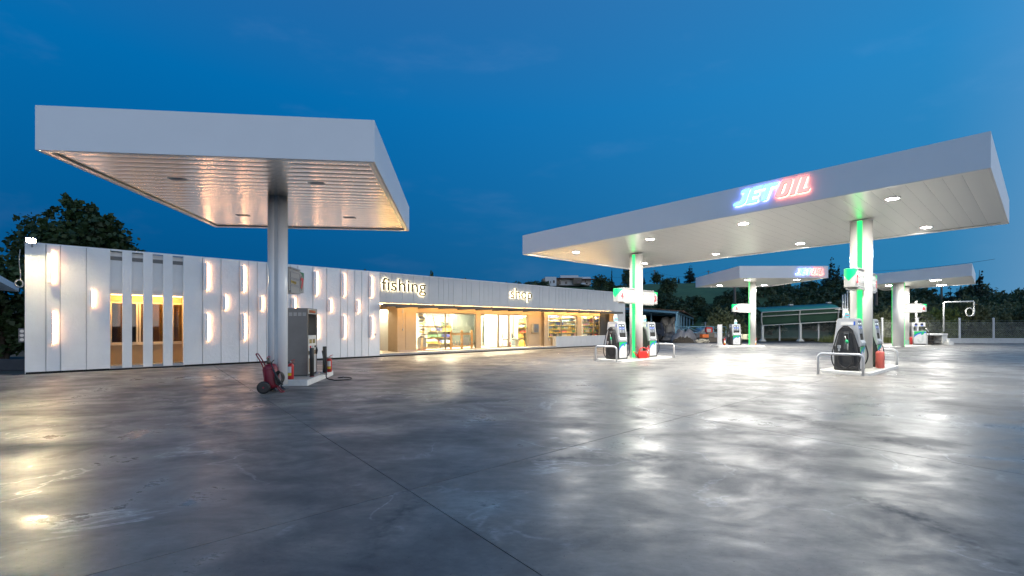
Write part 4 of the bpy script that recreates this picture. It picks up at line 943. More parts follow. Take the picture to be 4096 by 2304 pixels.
# wheeled extinguisher
def wheeled():
    c = G(1092, 1570); t = thing('wheeled_extinguisher', 'dark red wheeled fire extinguisher tank leaning before the left column', 'fire extinguisher', (c.x, c.y, 0), radians(14))
    MR = M('dark_red_paint', (.20, .012, .028), .45, 0, .15)
    T = Matrix.Translation((.0, .02, .12)) @ Matrix.Rotation(radians(-9), 4, 'Y')
    MB().lathe([(.06, -.02), (.12, .0), (.155, .035), (.163, .08), (.163, .46), (.15, .52), (.11, .56), (.05, .58)], 24, T).build('tank', MR, t)
    MB().lathe([(.165, .44), (.168, .45), (.165, .46)], 24, T).build('band', MR, t)
    MB().lathe([(.045, .58), (.05, .63), (.03, .66), (.028, .72)], 12, T).build('valve', M('brass_dark', (.12, .10, .08), .4, .6), t)
    MB().tube([T @ Vector(p) for p in ((-.03, 0, .70), (.0, .02, .75), (.05, .0, .73))], .012).build('valve_lever', M('pink_paint', (.5, .08, .12), .5), t)
    for s in (-1, 1):
        w = MB().lathe([(.10, -.03), (.135, -.03), (.147, -.015), (.147, .015), (.135, .03), (.10, .03)], 28, Matrix.Translation((-.155, s * .19, .147)) @ Matrix.Rotation(pi / 2, 4, 'X')).build('wheel', RUB, t)
        MB().lathe([(.101, -.012), (.095, -.022), (.03, -.018), (.02, -.035)], 24, Matrix.Translation((-.155, s * .19, .147)) @ Matrix.Rotation(pi / 2, 4, 'X')).build('hub', MR, w)
        MB().lathe([(.101, .012), (.095, .022), (.03, .018), (.02, .035)], 24, Matrix.Translation((-.155, s * .19, .147)) @ Matrix.Rotation(pi / 2, 4, 'X')).build('hub', MR, w)
    MB().tube([(-.155, -.19, .147), (-.155, .19, .147)], .014).build('axle', MR, t)
    for s in (-1, 1): MB().tube(bez([(-.155, s * .12, .16), (-.16, s * .12, .5), (-.22, s * .10, .70), (-.33, s * .09, .90), (-.35, s * .05, .93), (-.35, 0, .935)], 5), .014).build('handle', MR, t)
    MB().tube(bez([(.10, -.08, .15), (.19, -.08, .02), (.24, -.03, .015), (.24, .05, .015), (.18, .08, .03), (.10, .08, .15)], 5), .013).build('foot', MR, t)
    for k in range(4): MB().tube([(.14 + .03 * cos(a) - .012 * k, -.17 - .012 * k, .36 + (.15 - .012 * k) * sin(a)) if False else (.16 + .07 * cos(a) + .01 * k, -.15 + .03 * k - .05 * sin(a * .5), .36 + (.17 - .014 * k) * sin(a)) for a in [2 * pi * q / 22 for q in range(22)]], .014, 7, closed=True).build('hose', RUB, t)
    MB().tube(bez([(.03, -.03, .78), (.0, -.14, .70), (.08, -.19, .52), (.13, -.20, .40)], 5), .013).build('hose', RUB, t)
    MB().tube([(.04, -.20, .58), (.14, -.22, .40), (.26, -.23, .20)], [.016, .018, .024], 10).build('lance', M('lance_black', (.03, .035, .04), .4), t)
    return t
wheeled()
# watering can
def can():
    p = on_island(fL, 1.80, .14, .085); t = thing('watering_can', 'red plastic watering can on the island between pumps 3 and 4', 'watering can', p, IA - .55)
    R_ = M('can_red', (.55, .02, .015), .35, 0, .06)
    prof = rounded([(-.20, 0), (.20, 0), (.26, .14), (.19, .34), (-.16, .34), (-.25, .12)], [.04, .04, .05, .03, .03, .05])
    MB().prism(prof, -.10, .10, 'y').build('body', R_, t, .03, 3)
    MB().tube([(-.20, 0, .07), (-.34, 0, .20), (-.45, 0, .33)], [.045, .03, .02], 10).build('spout', R_, t)
    MB().tube(bez([(-.14, 0, .33), (-.12, 0, .42), (.02, 0, .50), (.18, 0, .45), (.29, 0, .32), (.29, 0, .18), (.24, 0, .11)], 5), .020, 8).build('handle', R_, t)
can()
tp = thing('water_tap', 'small steel tap standing by the green-lit column', 'tap', on_island(fL, 1.62, .30, .085), IA)
MB().tube([(0, 0, 0), (0, 0, .42), (-.02, 0, .47), (-.12, 0, .47), (-.13, 0, .42)], .012).build('pipe', STEEL, tp); MB().tube([(-.14, -.01, .50), (-.07, 0, .53)], .012).build('lever', CAPM, tp)
# guard rails
RAIL = M('galvanised_rail', (.50, .51, .53), .36, .3, .05)
def guard(label, p, q, h=.62, r=.042):
    p, q = Vector(p), Vector(q); d = (q - p); L_ = d.length; t = thing('guard_rail', label, 'guard rail', p, atan2(d.y, d.x)); k = .13
    pts = [(0, 0, 0), (0, 0, h - k)] + [(k - k * cos(a), 0, h - k + k * sin(a)) for a in [pi / 2 * i / 6 for i in range(1, 7)]] + [(L_ - k + k * sin(a), 0, h - k + k * cos(a)) for a in [pi / 2 * i / 6 for i in range(0, 7)]] + [(L_, 0, 0)]
    MB().tube(pts, r, 14).build('rail', RAIL, t)
    for x in (0, L_): MB().lathe([(r + .012, 0), (r + .012, .008)], 16, Matrix.Translation((x, 0, .0))).build('foot_ring', RAIL, t)
guard('grey tubular guard rail nearest the viewer', G(3272, 1496), G(3452, 1504.5), .68, .040)
guard('grey tubular guard rail behind the large faded extinguisher', G(3587.6, 1470) - Vector((ib.x * -1.2, ib.y * -1.2, 0)), G(3587.6, 1470), .68, .040)
guard('grey tubular guard rail in front of the pump with the green nozzle', G(2382, 1445), G(2466, 1449), .68, .039)
guard('grey tubular guard rail at the far end of the watering can island', G(2696, 1431.5) + Vector((ib.x * 1.3, ib.y * 1.3, 0)), G(2696, 1431.5), .68, .039)
dc = G(3316, 1500); dt = thing('drain_cover', 'thin steel drain cover lying beside the front guard rail', 'cover', (dc.x, dc.y, .001), LA)
MB().box(-.32, .32, -.16, .16, 0, .006).build('plate', M('cover_steel', (.22, .21, .19), .5, .4), dt)
for s in (-1, 1): MB().box(s * .2 - .03, s * .2 + .03, -.02, .02, .0065, .012).build('lifting_lug', STEEL, dt)
# bags on top of the pumps
BAGW = M('bag_film', (.72, .76, .76), .3, 0, .05); BAGT = M('bag_teal', (.12, .45, .52), .35, 0, .2, 14); BAGR = M('bag_print_red', (.55, .08, .10), .4)
def bag(label, p, rz, sc=1.0):
    t = thing('plastic_bag', label, 'bag', p, rz); t.scale = (sc,) * 3; rnd = random.Random(hash(label) % 997); n = 14; prof = [(.07, 0), (.09, .03), (.088, .12), (.085, .20), (.07, .26), (.055, .29), (.075, .33)]
    vs = []; fs = []
    for i, (r, z) in enumerate(prof):
        for k in range(n): a = 2 * pi * k / n; q = r * (1 + .12 * rnd.uniform(-1, 1)); vs.append((q * cos(a) * 1.15, q * sin(a) * .6, z + .012 * rnd.uniform(-1, 1) * (i > 0)))
    for i in range(len(prof) - 1):
        for k in range(n): fs.append((i * n + k, i * n + (k + 1) % n, (i + 1) * n + (k + 1) % n, (i + 1) * n + k))
    MB().add(vs, fs, True).build('film', BAGW, t)
    MB().prism(rounded([(-.085, .03), (.085, .03), (.08, .15), (-.08, .19)], .02), -.064, -.0585, 'y').build('print', BAGT, t); MB().box(-.06, .05, -.067, -.0645, .08, .11).build('print_stripe', BAGR, t); MB().box(-.06, .06, -.067, -.0645, .20, .222).build('print_stripe', YEL, t)
bag('plastic bag of wipes on the pump nearest the viewer', on_island(fR, .55, .80, 1.855), IA - .6); bag('plastic bag half hidden behind the nearest lit column', on_island(fR, 2.85, .80, 1.855), IA)
bag('plastic bag of wipes on the pump with the green nozzle by the shop', on_island(fL, .55, .74, 1.79), IA - .3); bag('plastic bag of wipes on the pump right of the watering can', on_island(fL, 2.95, .80, 1.79), IA - .4)
bag('plastic bag of wipes on the far pump by the white terminal', (17.15, 34.9, 1.73), 0)
# white terminal
tm = thing('payment_terminal', 'tall white terminal cabinet at the left end of the pump 5 island', 'terminal', (15.85, 34.75, .115), radians(-20))
MB().prism([(-.22, 0), (.22, 0), (.22, 1.46), (-.22, 1.58)], -.16, .16, 'x').build('cabinet', PWHT, tm, .01); MB().box(-.168, -.161, -.1, .1, .9, 1.35).build('keypad_panel', PSIL, tm)
for k in range(3): MB().box(-.173, -.1685, -.04, .04, .95 + k * .13, 1.02 + k * .13).build('button', CAPM, tm)
# pump 6 (heating oil)
P6 = G(3680, 1378.5, .045)
t6 = thing('heating_oil_pump', 'older pump 6 with separate head and white lower cabinet', 'fuel pump', P6, radians(-4))
MB().box(-.50, .50, .0, .55, .06, 1.12).build('cabinet', PSIL, t6, .01); MB().box(-.46, .46, .02, .5, 0, .06).build('plinth', CAPM, t6)
d6 = MB().box(-.47, .47, -.016, -.001, .09, 1.10).build('door', PWHT, t6, .004); door_graphics(d6, .94, 1.01, -.016, -.47, .09)
h6 = MB().box(-.53, .46, .05, .40, 1.50, 1.82).build('head', PWHT, t6, .01)
for x in (-.38, .07):
    MB().box(x, x + .22, .04, .049, 1.62, 1.76).build('screen', M('screen_navy', (.01, .012, .05), .2), h6); MB().box(x + .02, x + .2, .04, .049, 1.535, 1.59).build('label_plate', LBLU, h6)
MB().box(-.1, .0, .04, .049, 1.66, 1.76).build('keypad', PSIL, h6)
MB().box(-.55, -.42, .1, .35, .0, 1.50).build('upright', PSIL, t6); MB().tube([(.15, .6, 0), (.15, .6, 3.62)], .075, 14).build('mast', COLW, t6)
MB().tube(bez([(-.52, .2, 1.82), (-.50, .2, 2.0), (-.30, .2, 2.2), (.0, .2, 2.26), (.45, .2, 2.26), (.68, .15, 2.0), (.75, .1, 1.5), (.72, 0, .8), (.85, -.05, .3), (1.05, -.1, .05)], 6), [.02] * 55, 8).build('hose', RUB, t6)
for k in range(4): MB().tube([(1.15 + .1 * k + (.32 - .05 * k) * cos(a), -.15 + .2 * sin(a), .04 + .03 * k + (.16 if k < 2 else .02) * (1 + cos(a * 1 + 2))) for a in [2 * pi * q / 24 for q in range(24)]], .018, 6, closed=True).build('hose', RUB, t6)
MB().tube([(.52, .1, 1.35), (.66, .05, 1.15), (.70, 0, .98)], [.02, .035, .03]).build('nozzle', STEEL, t6)
gc = thing('green_cabinet', 'small pale green box on the ground behind the double columns', 'cabinet', G(3630, 1379, .05), 0); MB().box(-.16, .16, 0, .3, 0, .36).build('body', M('mint_paint', (.25, .42, .33), .5), gc, .01); MB().box(-.15, .15, -.005, .29, .37, .40).build('lid', M('mint_paint', (.25, .42, .33)), gc)
# block hut with stand pipe
WBL = M('white_block', (.50, .505, .50), .8, 0, .08, 6, bump=.3, bscale=40)
hp0 = G(3748, 1380); ht = thing('block_hut', 'low whitewashed block hut with an open dark front near pump 6', 'hut', hp0, radians(-2))
for z0, z1 in ((0, .2), (.2, .4), (.4, .6), (.6, .8)):
    MB().box(.43, .84, .004, .9, z0 + .004, z1 - .004).build('block', WBL, ht, .01); MB().box(-.84, -.74, .0, .9, z0 + .004, z1 - .004).build('block', WBL, ht, .01)
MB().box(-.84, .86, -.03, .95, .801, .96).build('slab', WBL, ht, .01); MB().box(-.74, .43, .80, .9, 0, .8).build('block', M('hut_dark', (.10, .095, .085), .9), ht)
for k in range(3): MB().box(-.70, .40, .55, .62, .12 + k * .24, .16 + k * .24).build('timber', M('timber', (.2, .16, .12), .8), ht)
MB().box(.55, .95, -.45, -.01, 0, .30).build('block', WBL, ht, .015); MB().box(.56, .75, -.35, -.2, .301, .50).build('block', WBL, ht, .015)
sp = thing('stand_pipe', 'grey water stand pipe with long arm and hanging hose ring', 'pipe', AT(3775, 1323, 37.2), 0); GP = M('grey_pipe', (.46, .48, .48), .45, .2)
za = 1.6 + 94 / FPX * 37.2 - sp.location.z; xa = 121 / FPX * 37.2
MB().tube([(0, 0, -.05), (0, 0, za - .08), (.08, 0, za), (xa - .08, 0, za + .08), (xa, 0, za), (xa, 0, za - .45)], .055, 10).build('pipe', GP, sp)
MB().tube([(xa - .36 + .31 * cos(a), .0 + .02 * sin(3 * a), za - .80 + .33 * sin(a)) for a in [2 * pi * k / 22 for k in range(22)]], .04, 8, closed=True).build('hose_ring', M('pale_hose', (.62, .62, .58), .5), sp); MB().tube([(xa, 0, za - .42), (xa + .02, 0, za - .8), (xa - .06, 0, za - 1.12)], .042, 8).build('hose_tail', M('pale_hose', (.62, .62, .58)), sp)
MB().tube([(xa + .0, 0, za - .2), (xa + .28, 0, za - .18)], .02).build('valve', M('brass', (.4, .22, .05), .4, .6), sp)
# vent pipes
vp = thing('vent_pipes', 'three thin white vent pipes rising beside the green car shelter', 'pipe', AT(3380, 1350, 42), 0); vp.location.z = 0
for k, u in enumerate((3371, 3380.5, 3390)):
    x = (u - 3380) / FPX * 42; MB().tube([(x, 0, 0), (x, 0, 4.45 + .1 * k)], .05, 8).build('pipe', COLW, vp)
MB().box(-.9, .3, -.02, .02, 3.1, 3.16).build('brace', COLW, vp)
MB().tube([(.22, 0, 4.6), (.22, 0, 4.8), (.4, 0, 4.8), (.4, 0, 4.65)], .06, 8).build('vent_cap', COLW, vp)

# ================================================================== FAR SETTING
import numpy as np
def leaf_mat(name, c0, c1, sc=1.2, tr=.25):
    m, nt, b = nmat(name); N = nt.nodes; L = nt.links; ge = N.new('ShaderNodeTexCoord')
    n = N.new('ShaderNodeTexNoise'); n.inputs['Scale'].default_value = sc; n.inputs['Detail'].default_value = 6; n.inputs['Roughness'].default_value = .7; L.new(ge.outputs['Object'], n.inputs['Vector'])
    r = N.new('ShaderNodeValToRGB'); L.new(n.outputs[0], r.inputs[0]); r.color_ramp.elements[0].position = .36; r.color_ramp.elements[1].position = .64
    r.color_ramp.elements[0].color = (*c0, 1); r.color_ramp.elements[1].color = (*c1, 1); L.new(r.outputs[0], b.inputs['Base Color']); b.inputs['Roughness'].default_value = .55
    t = N.new('ShaderNodeBsdfTranslucent'); L.new(r.outputs[0], t.inputs[0]); mx = N.new('ShaderNodeMixShader'); mx.inputs[0].default_value = tr
    L.new(b.outputs[0], mx.inputs[1]); L.new(t.outputs[0], mx.inputs[2]); L.new(mx.outputs[0], N['Material Output'].inputs[0]); return m
OLIVE = leaf_mat('olive_leaf', (.075, .09, .036), (.20, .215, .10)); DARKL = leaf_mat('dark_leaf', (.035, .060, .030), (.10, .145, .06)); PLANE = leaf_mat('plane_leaf', (.018, .040, .012), (.055, .095, .028), .7); PINE = leaf_mat('pine_needle', (.012, .022, .012), (.032, .05, .024)); LIME = leaf_mat('fresh_leaf', (.08, .11, .022), (.22, .26, .065))
BARK = M('bark', (.07, .055, .04), .9, 0, .3, 5, bump=.5, bscale=12); PINK = M('dry_bark', (.12, .09, .065), .9, 0, .3, 5)
def crown(name, blobs, n, size, mat, seed, per=14, spread=.22, asp=2.0, fill=.45):
    rg = np.random.default_rng(seed); B = np.array(blobs, float); vol = B[:, 3] * B[:, 4] * B[:, 5]; nc = max(1, n // per)
    idx = rg.choice(len(B), nc, p=vol / vol.sum()); d = rg.normal(size=(nc, 3)); d /= np.linalg.norm(d, axis=1)[:, None]
    rr = (fill + (1 - fill) * rg.random(nc) ** .6)[:, None] * (1 + .10 * rg.normal(size=(nc, 1)))
    cen = B[idx, :3] + d * rr * B[idx, 3:6]
    sc = spread * (B[idx, 3:6].mean(axis=1))[:, None]
    P = np.repeat(cen, per, 0) + rg.normal(size=(nc * per, 3)) * np.repeat(sc, per, 0) * .55
    out = np.repeat(d, per, 0); N = P.shape[0]
    nrm = out * .5 + rg.normal(size=(N, 3)) + np.array([0, 0, .5]); nrm /= np.linalg.norm(nrm, axis=1)[:, None]
    a = np.cross(nrm, rg.normal(size=(N, 3))); a /= np.linalg.norm(a, axis=1)[:, None]; b = np.cross(nrm, a)
    s = (size * (.6 + .8 * rg.random(N)))[:, None]
    V = np.stack([P - a * s, P - b * s / asp + nrm * s * .15, P + a * s, P + b * s / asp + nrm * s * .15], 1).reshape(-1, 3)
    me = bpy.data.meshes.new(name); me.vertices.add(len(V)); me.vertices.foreach_set('co', V.astype(np.float32).ravel())
    me.loops.add(N * 4); me.loops.foreach_set('vertex_index', np.arange(N * 4, dtype=np.int32)); me.polygons.add(N); me.polygons.foreach_set('loop_start', np.arange(0, N * 4, 4, dtype=np.int32)); me.polygons.foreach_set('loop_total', np.full(N, 4, dtype=np.int32))
    me.materials.append(mat); me.update(); me.validate(); return me
def limbs(base, tips, r0, seed, mat=BARK):
    rnd = random.Random(seed); m = MB(); b = Vector(base)
    for i, tp_ in enumerate(tips):
        tp_ = Vector(tp_); k = b.lerp(tp_, .45) + Vector((rnd.uniform(-.2, .2), rnd.uniform(-.2, .2), .25)); n = 7
        pts = bez([b, k, tp_], 4); m.tube(pts, [r0 * (1 - .85 * q / (len(pts) - 1)) * (1 if i == 0 else .6) for q in range(len(pts))], 7)
    return m
def tree(name, label, cat, loc, blobs, n, size, mat, seed, trunk_r, group=None, rz=0, bark=BARK, **kw):
    t = thing(name, label, cat, loc, rz, group)
    limbs((0, 0, -.3), [tuple(b[:3]) for b in blobs[:6]], trunk_r, seed, bark).build('trunk', bark, t)
    obj('crown', crown('crown', blobs, n, size, mat, seed, **kw), t); return t
# ---- tree behind the shop's left end
p = AT(300, 1300, 25.0); p.z = 0
tree('plane_tree', 'broad dark tree rising behind the left end of the shop', 'tree', p, [(0, 0, 5.6, 2.4, 2.2, 2.0), (-1.4, 0, 5.5, 1.6, 1.6, 1.5), (0, 0, 7.6, 1.0, 1.0, 1.1), (-.35, .2, 8.6, .45, .5, .6), (1.5, 0, 6.5, 1.3, 1.3, 1.2), (2.0, 0, 7.2, .6, .6, .6), (2.9, 0, 4.9, 1.15, 1.1, 1.1), (-1.6, 0, 6.7, .8, .8, .8), (-2.4, 0, 4.4, 1.0, 1.0, 1.3), (0, 0, 4.0, 2.5, 2, 1.2)], 15000, .13, PLANE, 3, .3, per=26, asp=1.4, fill=.5, spread=.19)
p = AT(15, 1300, 21.0); p.z = 0
tree('plane_tree', 'leafy dark tree at the left edge of the view beside the shop corner', 'tree', p, [(0, 0, 2.6, 1.5, 1.2, 1.4), (.3, 0, 4.2, .7, .7, .7), (-.5, 0, 1.2, 1.4, 1.0, 1.0), (-1.6, 0, 3.2, 1.2, 1.2, 1.4), (.3, .4, 1.3, .9, .8, 1.0)], 6000, .12, PLANE, 4, .2, per=24, asp=1.4, fill=.4, spread=.2)
# neighbour's wall and roof at the left edge
nw_ = thing('neighbour_shed', 'small neighbouring shed with a pale overhanging roof at the left edge', 'shed', (-22.5, 21.2, 0), radians(5)); STN = M('rough_stone', (.22, .20, .17), .9, 0, .25, 3, bump=.6, bscale=8)
MB().box(-6, 1.3, 2.6, 3.0, 0, 2.6).build('wall', STN, nw_)
MB().prism([(-6, -8.5), (1.2, -7.2), (4.9, -5.3), (4.9, 3), (-6, 3)], 2.98, 3.13).build('roof', FASC, nw_) if False else None
rf = [AT(-60, 1095, 15.0), AT(75, 1166, 17.6), AT(70, 1168, 22), AT(-160, 1150, 22)]
rq = [q - nw_.location for q in rf]; R5 = Matrix.Rotation(-radians(5), 3, 'Z'); rq = [R5 @ q for q in rq]
MB().add(rq + zshift(rq, .22), [(3, 2, 1, 0), (4, 5, 6, 7), (0, 1, 5, 4), (1, 2, 6, 5), (2, 3, 7, 6), (3, 0, 4, 7)]).build('roof', FASC, nw_)
kb = thing('kerb_wall', 'dark low kerb behind the forecourt at the left edge', 'kerb', (-20.5, 17.2, 0), radians(4)); MB().box(-3, 3.2, 0, .25, -.1, .32).build('coping', M('dark_stone', (.05, .05, .055), .8, 0, .2), kb); MB().box(-3, 3.2, .03, .22, -.1, .30 - .001).build('core', STN, kb)
mb_ = thing('meter_box', 'clear-lidded electric meter box on the shop corner', 'box', shop.matrix_basis @ Vector((-.14, .35, 1.05)), BT); MB().box(-.02, .139, 0, .24, 0, .46).build('case', M('meter_grey', (.12, .12, .13), .3), mb_, .008)
for k in range(3): MB().lathe([(.05, 0), (.05, .012)], 14, Matrix.Translation((.06, -.001, .09 + k * .14)) @ Matrix.Rotation(pi / 2, 4, 'X')).build('dial', STEEL, mb_)
cb = thing('hanging_cable', 'pale cable with a coiled end hanging at the shop corner', 'cable', shop.matrix_basis @ Vector((-.1, .1, 4.1)), BT); MB().tube(bez([(0, 0, 0), (-.02, 0, -.4), (.01, 0, -.8), (0, 0, -1.0)], 4), .012, 6).build('cable', SGW, cb); MB().tube([(-.02 + .09 * cos(a), 0, -1.12 + .12 * sin(a)) for a in [2 * pi * k / 16 for k in range(16)]], .022, 6, closed=True).build('coil', SGW, cb)
# floodlight on the corner
fl = thing('floodlight', 'dazzling floodlight on an arm at the top left corner of the shop', 'light', shop.matrix_basis @ Vector((.18, -.02, 4.30)), BT)
MB().tube([(0, .02, -.10), (0, -.10, .02), (0, -.30, .06)], .018).build('arm', STEEL, fl)
T = Matrix.Translation((0, -.42, .05)) @ Matrix.Rotation(radians(38), 4, 'X')
MB().box(-.14, .14, -.0, .07, -.11, .11, T).build('housing', BLACK, fl, .01); MB().box(-.10, .10, -.008, -.001, -.075, .075, T).build('lens', EM('flood_lens', (1.0, .80, .45), 1700), fl)
# wall socket and ATM-like box on the tan wall
sk = thing('wall_socket', 'small grey outdoor socket on the white wall near the entrance', 'socket', shop.matrix_basis @ Vector((S(1499), -.001, Z(1499, 1338))), BT); MB().box(-.05, .05, -.05, 0, -.05, .05).build('case', PSIL, sk, .008); MB().box(-.03, .03, -.055, -.051, -.03, .03).build('cover', SGW, sk)
ks = thing('wall_terminal', 'small steel wall box with a dark screen on the tan wall right of the door', 'box', shop.matrix_basis @ Vector((X(2135), RD - .035, Z(2135, 1332, RD))), BT)
MB().box(-.32, .32, -.16, 0, 0, .66).build('case', M('case_tan', (.30, .24, .16), .4, .3), ks, .01); MB().box(-.15, .29, -.168, -.161, .06, .62).build('screen', M('terminal_screen', (.10, .13, .17), .15), ks, .003); MB().box(-.05, .2, -.172, -.1685, .1, .35).build('card_slot', CAPM, ks)
pl = thing('hanging_plug', 'pale cable and plug hanging from a small box on the tan pier', 'cable', shop.matrix_basis @ Vector((X(1609), RD - .04, 2.55)), BT); MB().box(-.05, .05, -.05, 0, -.25, 0).build('junction_box', SGW, pl, .006); MB().tube(bez([(0, -.02, -.25), (.0, -.03, -.6), (.05, -.03, -.8), (-.03, -.03, -.9), (.02, -.03, -1.1)], 4), .009, 6).build('cable', SGW, pl); MB().box(-.03, .03, -.06, 0, -1.22, -1.1).build('plug', SGW, pl, .006)
w5 = thing('wall_socket', 'small white socket under the right-hand shop window', 'socket', shop.matrix_basis @ Vector((S(2196.5, RW), RW - .001, Z(2196, 1359, RW))), BT); MB().box(-.07, .07, -.04, 0, -.07, .07).build('case', SGW, w5, .008); MB().box(-.04, .04, -.045, -.041, -.04, .04).build('cover', SGR, w5)

# ---- low white wall with chain-link fence, right
wl = thing('block_wall', 'low whitewashed block wall along the right edge of the forecourt', 'wall', (39.9, 41.9, 0), 0); rnd = random.Random(5)
for c in range(2):
    x = -.2 * c
    while x < 26:
        w = rnd.uniform(.5, .95); MB().box(x + .004, x + w - .004, rnd.uniform(-.012, .012), .24, c * .20 + .002, c * .20 + .196).build('block', WBL, wl, .012); x += w
x = 0
while x < 26: w = rnd.uniform(1.1, 2.0); MB().box(x + .003, x + w - .003, -.03, .27, .40, .46).build('coping', WBL, wl, .01); x += w
def chain_fence(label, a, b, z0, z1, posts, ph, hgt0=0.0):
    a, b = Vector(a), Vector(b); d = b - a; L_ = d.length; t = thing('chain_link_fence', label, 'fence', a, atan2(d.y, d.x)); PM = M('concrete_post', (.50, .51, .52), .8, 0, .1)
    for x in posts:
        MB().box(x - .06, x + .06, -.06, .06, 0, ph - .12).build('post', PM, t, .01); MB().prism([(x - .06, ph - .119), (x + .06, ph - .119), (x + .085, ph - .05), (x, ph), (x - .085, ph - .05)], -.06, .06, 'y').build('post_head', PM, t)
    m = MB(); h = z1 - z0; sp_ = .17; n = int((L_ + h) / sp_)
    for k in range(n):
        for s in (0, 1):
            x0 = -h + k * sp_; p0, p1 = (x0, x0 + h); q0, q1 = z0, z1
            lo, hi = max(0, p0), min(L_, p1)
            if hi <= lo: continue
            f = lambda x: z0 + (x - x0) * 1.0
            A, B = (lo, f(lo)), (hi, f(hi))
            if s: A, B = (A[0], z0 + z1 - A[1]), (B[0], z0 + z1 - B[1])
            m.tube([(A[0], 0, A[1]), (B[0], 0, B[1])], .0055, 3, False)
    for z in (z0, (z0 + z1) / 2, z1, z1 + .16): m.tube([(0, .01, z), (L_, .01, z)], .006, 3, False)
    o = m.build('wire_mesh', M('zinc_wire', (.42, .43, .40), .5, .4), t); o['kind'] = 'stuff'; return t
chain_fence('chain-link fence on pale posts behind the low white wall', (30.5, 42.3, 0), (62, 42.3, 0), .55, 1.9, [.7, 3.9, 7.2, 11.1, 14.25, 17.4, 20.5, 23.6, 26.7], 2.35)
chain_fence('dim chain-link fence behind the green car shelter', (20.5, 49.5, 0), (34, 47.5, 0), .3, 1.8, [.5, 4.2, 8, 11.8], 2.0)
# grass along the fence
rg = np.random.default_rng(9)
def grass(name, label, x0, x1, y0, y1, n, h, mat):
    m = MB()
    for k in range(n):
        x = rg.uniform(x0, x1); y = rg.uniform(y0, y1); q = h * rg.uniform(.4, 1.1); a = rg.uniform(0, 6.28); w = .018; l = rg.uniform(-.5, .5) * q
        m.add([(x - w * cos(a), y - w * sin(a), 0), (x + w * cos(a), y + w * sin(a), 0), (x + l * sin(a), y - l * cos(a), q)], [(0, 1, 2)])
    o = m.build(name, mat); tag(o, label, 'grass', kind='stuff')
GRS = leaf_mat('grass_blade', (.06, .085, .02), (.16, .17, .05), .8)
grass('grass', 'unmown grass behind the low white wall', 30, 60, 42.4, 45.2, 9000, .75, GRS)
grass('grass', 'dry weeds under the green car shelter', 21, 33, 48.6, 51, 2500, .4, leaf_mat('dry_grass', (.06, .05, .02), (.14, .11, .05)))
# ---- green car shelter
cs = thing('car_shelter', 'green fabric car shelter with curved white frame in the background', 'shelter', AT(3049.8, 1365, 47), 0); cs.location.z = 0
SHF = M('white_frame', (.42, .43, .42), .4); FABD = M('shelter_cloth_shaded', (.012, .050, .030), .8, 0, .1, 2); FABT = M('shelter_cloth_skylit', (.02, .20, .17), .7, 0, .08, 2); L_ = 8.0  # one green cloth in two colours: roof lightened for sky light, rear shaded
prof = [(0.0, 1.62), (-.05, 2.0), (-.25, 2.5), (-.55, 2.95)]
def rise(x): return .45 * x / L_
for x in (0, 3.9, 7.9):
    MB().box(x - .10, x + .10, -.10, .10, .25, 1.62 + rise(x)).build('post', SHF, cs); MB().prism([(x - .32, 0), (x + .32, 0), (x + .11, .249), (x - .11, .249)], -.2, .2, 'y').build('post_foot', SHF, cs)
    MB().tube([(x - .12 * k, p_[0], p_[1] + rise(x)) for k, p_ in enumerate(prof)], .07, 8).build('arm', SHF, cs)
    MB().box(x - .55, x - .15, .9, 1.2, 3.52 + rise(x), 3.66 + rise(x)).build('bracket', SHF, cs)
for nm, mt, rows in (('rear_cloth', FABD, [(y + .08, z) for y, z in prof]), ('roof_cloth', FABT, [(-.6, 2.98), (.1, 3.30), (1.2, 3.52)])):
    vs = []; fs = []
    for i, (y, z) in enumerate(rows):
        for k in range(13): x = L_ * k / 12; sl_ = -.12 * i if nm == 'rear_cloth' else -.4 - .05 * i; vs.append((x + sl_, y, z + rise(x) - .03 * sin(pi * (k % 6) / 6)))
    for i in range(len(rows) - 1):
        for k in range(12): fs.append((i * 13 + k, i * 13 + k + 1, (i + 1) * 13 + k + 1, (i + 1) * 13 + k))
    o = MB().add(vs, fs, True).build(nm, mt, cs); sd = o.modifiers.new('thickness', 'SOLIDIFY'); sd.thickness = .012
for y, z, xo in ((.0, 1.62, 0), (-.30, 2.55, -.25), (-.62, 2.97, -.42)): MB().tube([(xo, y - .06, z), (L_ + xo, y - .06, z + rise(L_))], .055, 6).build('rail', SHF, cs)
# ---- open shed with tiled roof
BLS_ = M('blue_steel_frame', (.10, .22, .30), .5, .2, .1); TILR = M('clay_tile', (.16, .075, .045), .85, 0, .3, 6)
F0 = AT(2480, 1232, 49); F1 = AT(2712, 1249, 46.5); K1 = AT(2788, 1281, 72); K0 = Vector((16, 76, 3.6))
sdt = thing('open_shed', 'open blue-framed shed with a clay tile roof behind the shop', 'shed', (F1.x, F1.y, 0)); o_ = sdt.location
def rel(p): return Vector(p) - o_
nn = 60; vs = []; fs = []
for k in range(nn * 2 + 1):
    f = k / (nn * 2); z = .05 if k % 2 else 0; vs += [rel(F0.lerp(F1 + Vector((.5, 0, -.05)), f)) + Vector((0, -.3, z + .16)), rel(K0.lerp(K1, f)) + Vector((0, 0, z + .2))]
for k in range(nn * 2): fs.append((2 * k, 2 * k + 2, 2 * k + 3, 2 * k + 1))
o = MB().add(vs, fs).build('tile_roof', TILR, sdt); sd = o.modifiers.new('thickness', 'SOLIDIFY'); sd.thickness = .05
def beam(a, b, w, h, nm='beam', mt=BLS_):
    a, b = rel(a), rel(b); d = b - a; T = Matrix.Translation(a) @ d.to_track_quat('X', 'Z').to_matrix().to_4x4(); return MB().box(0, d.length, -w / 2, w / 2, -h / 2, h / 2, T).build(nm, mt, sdt)
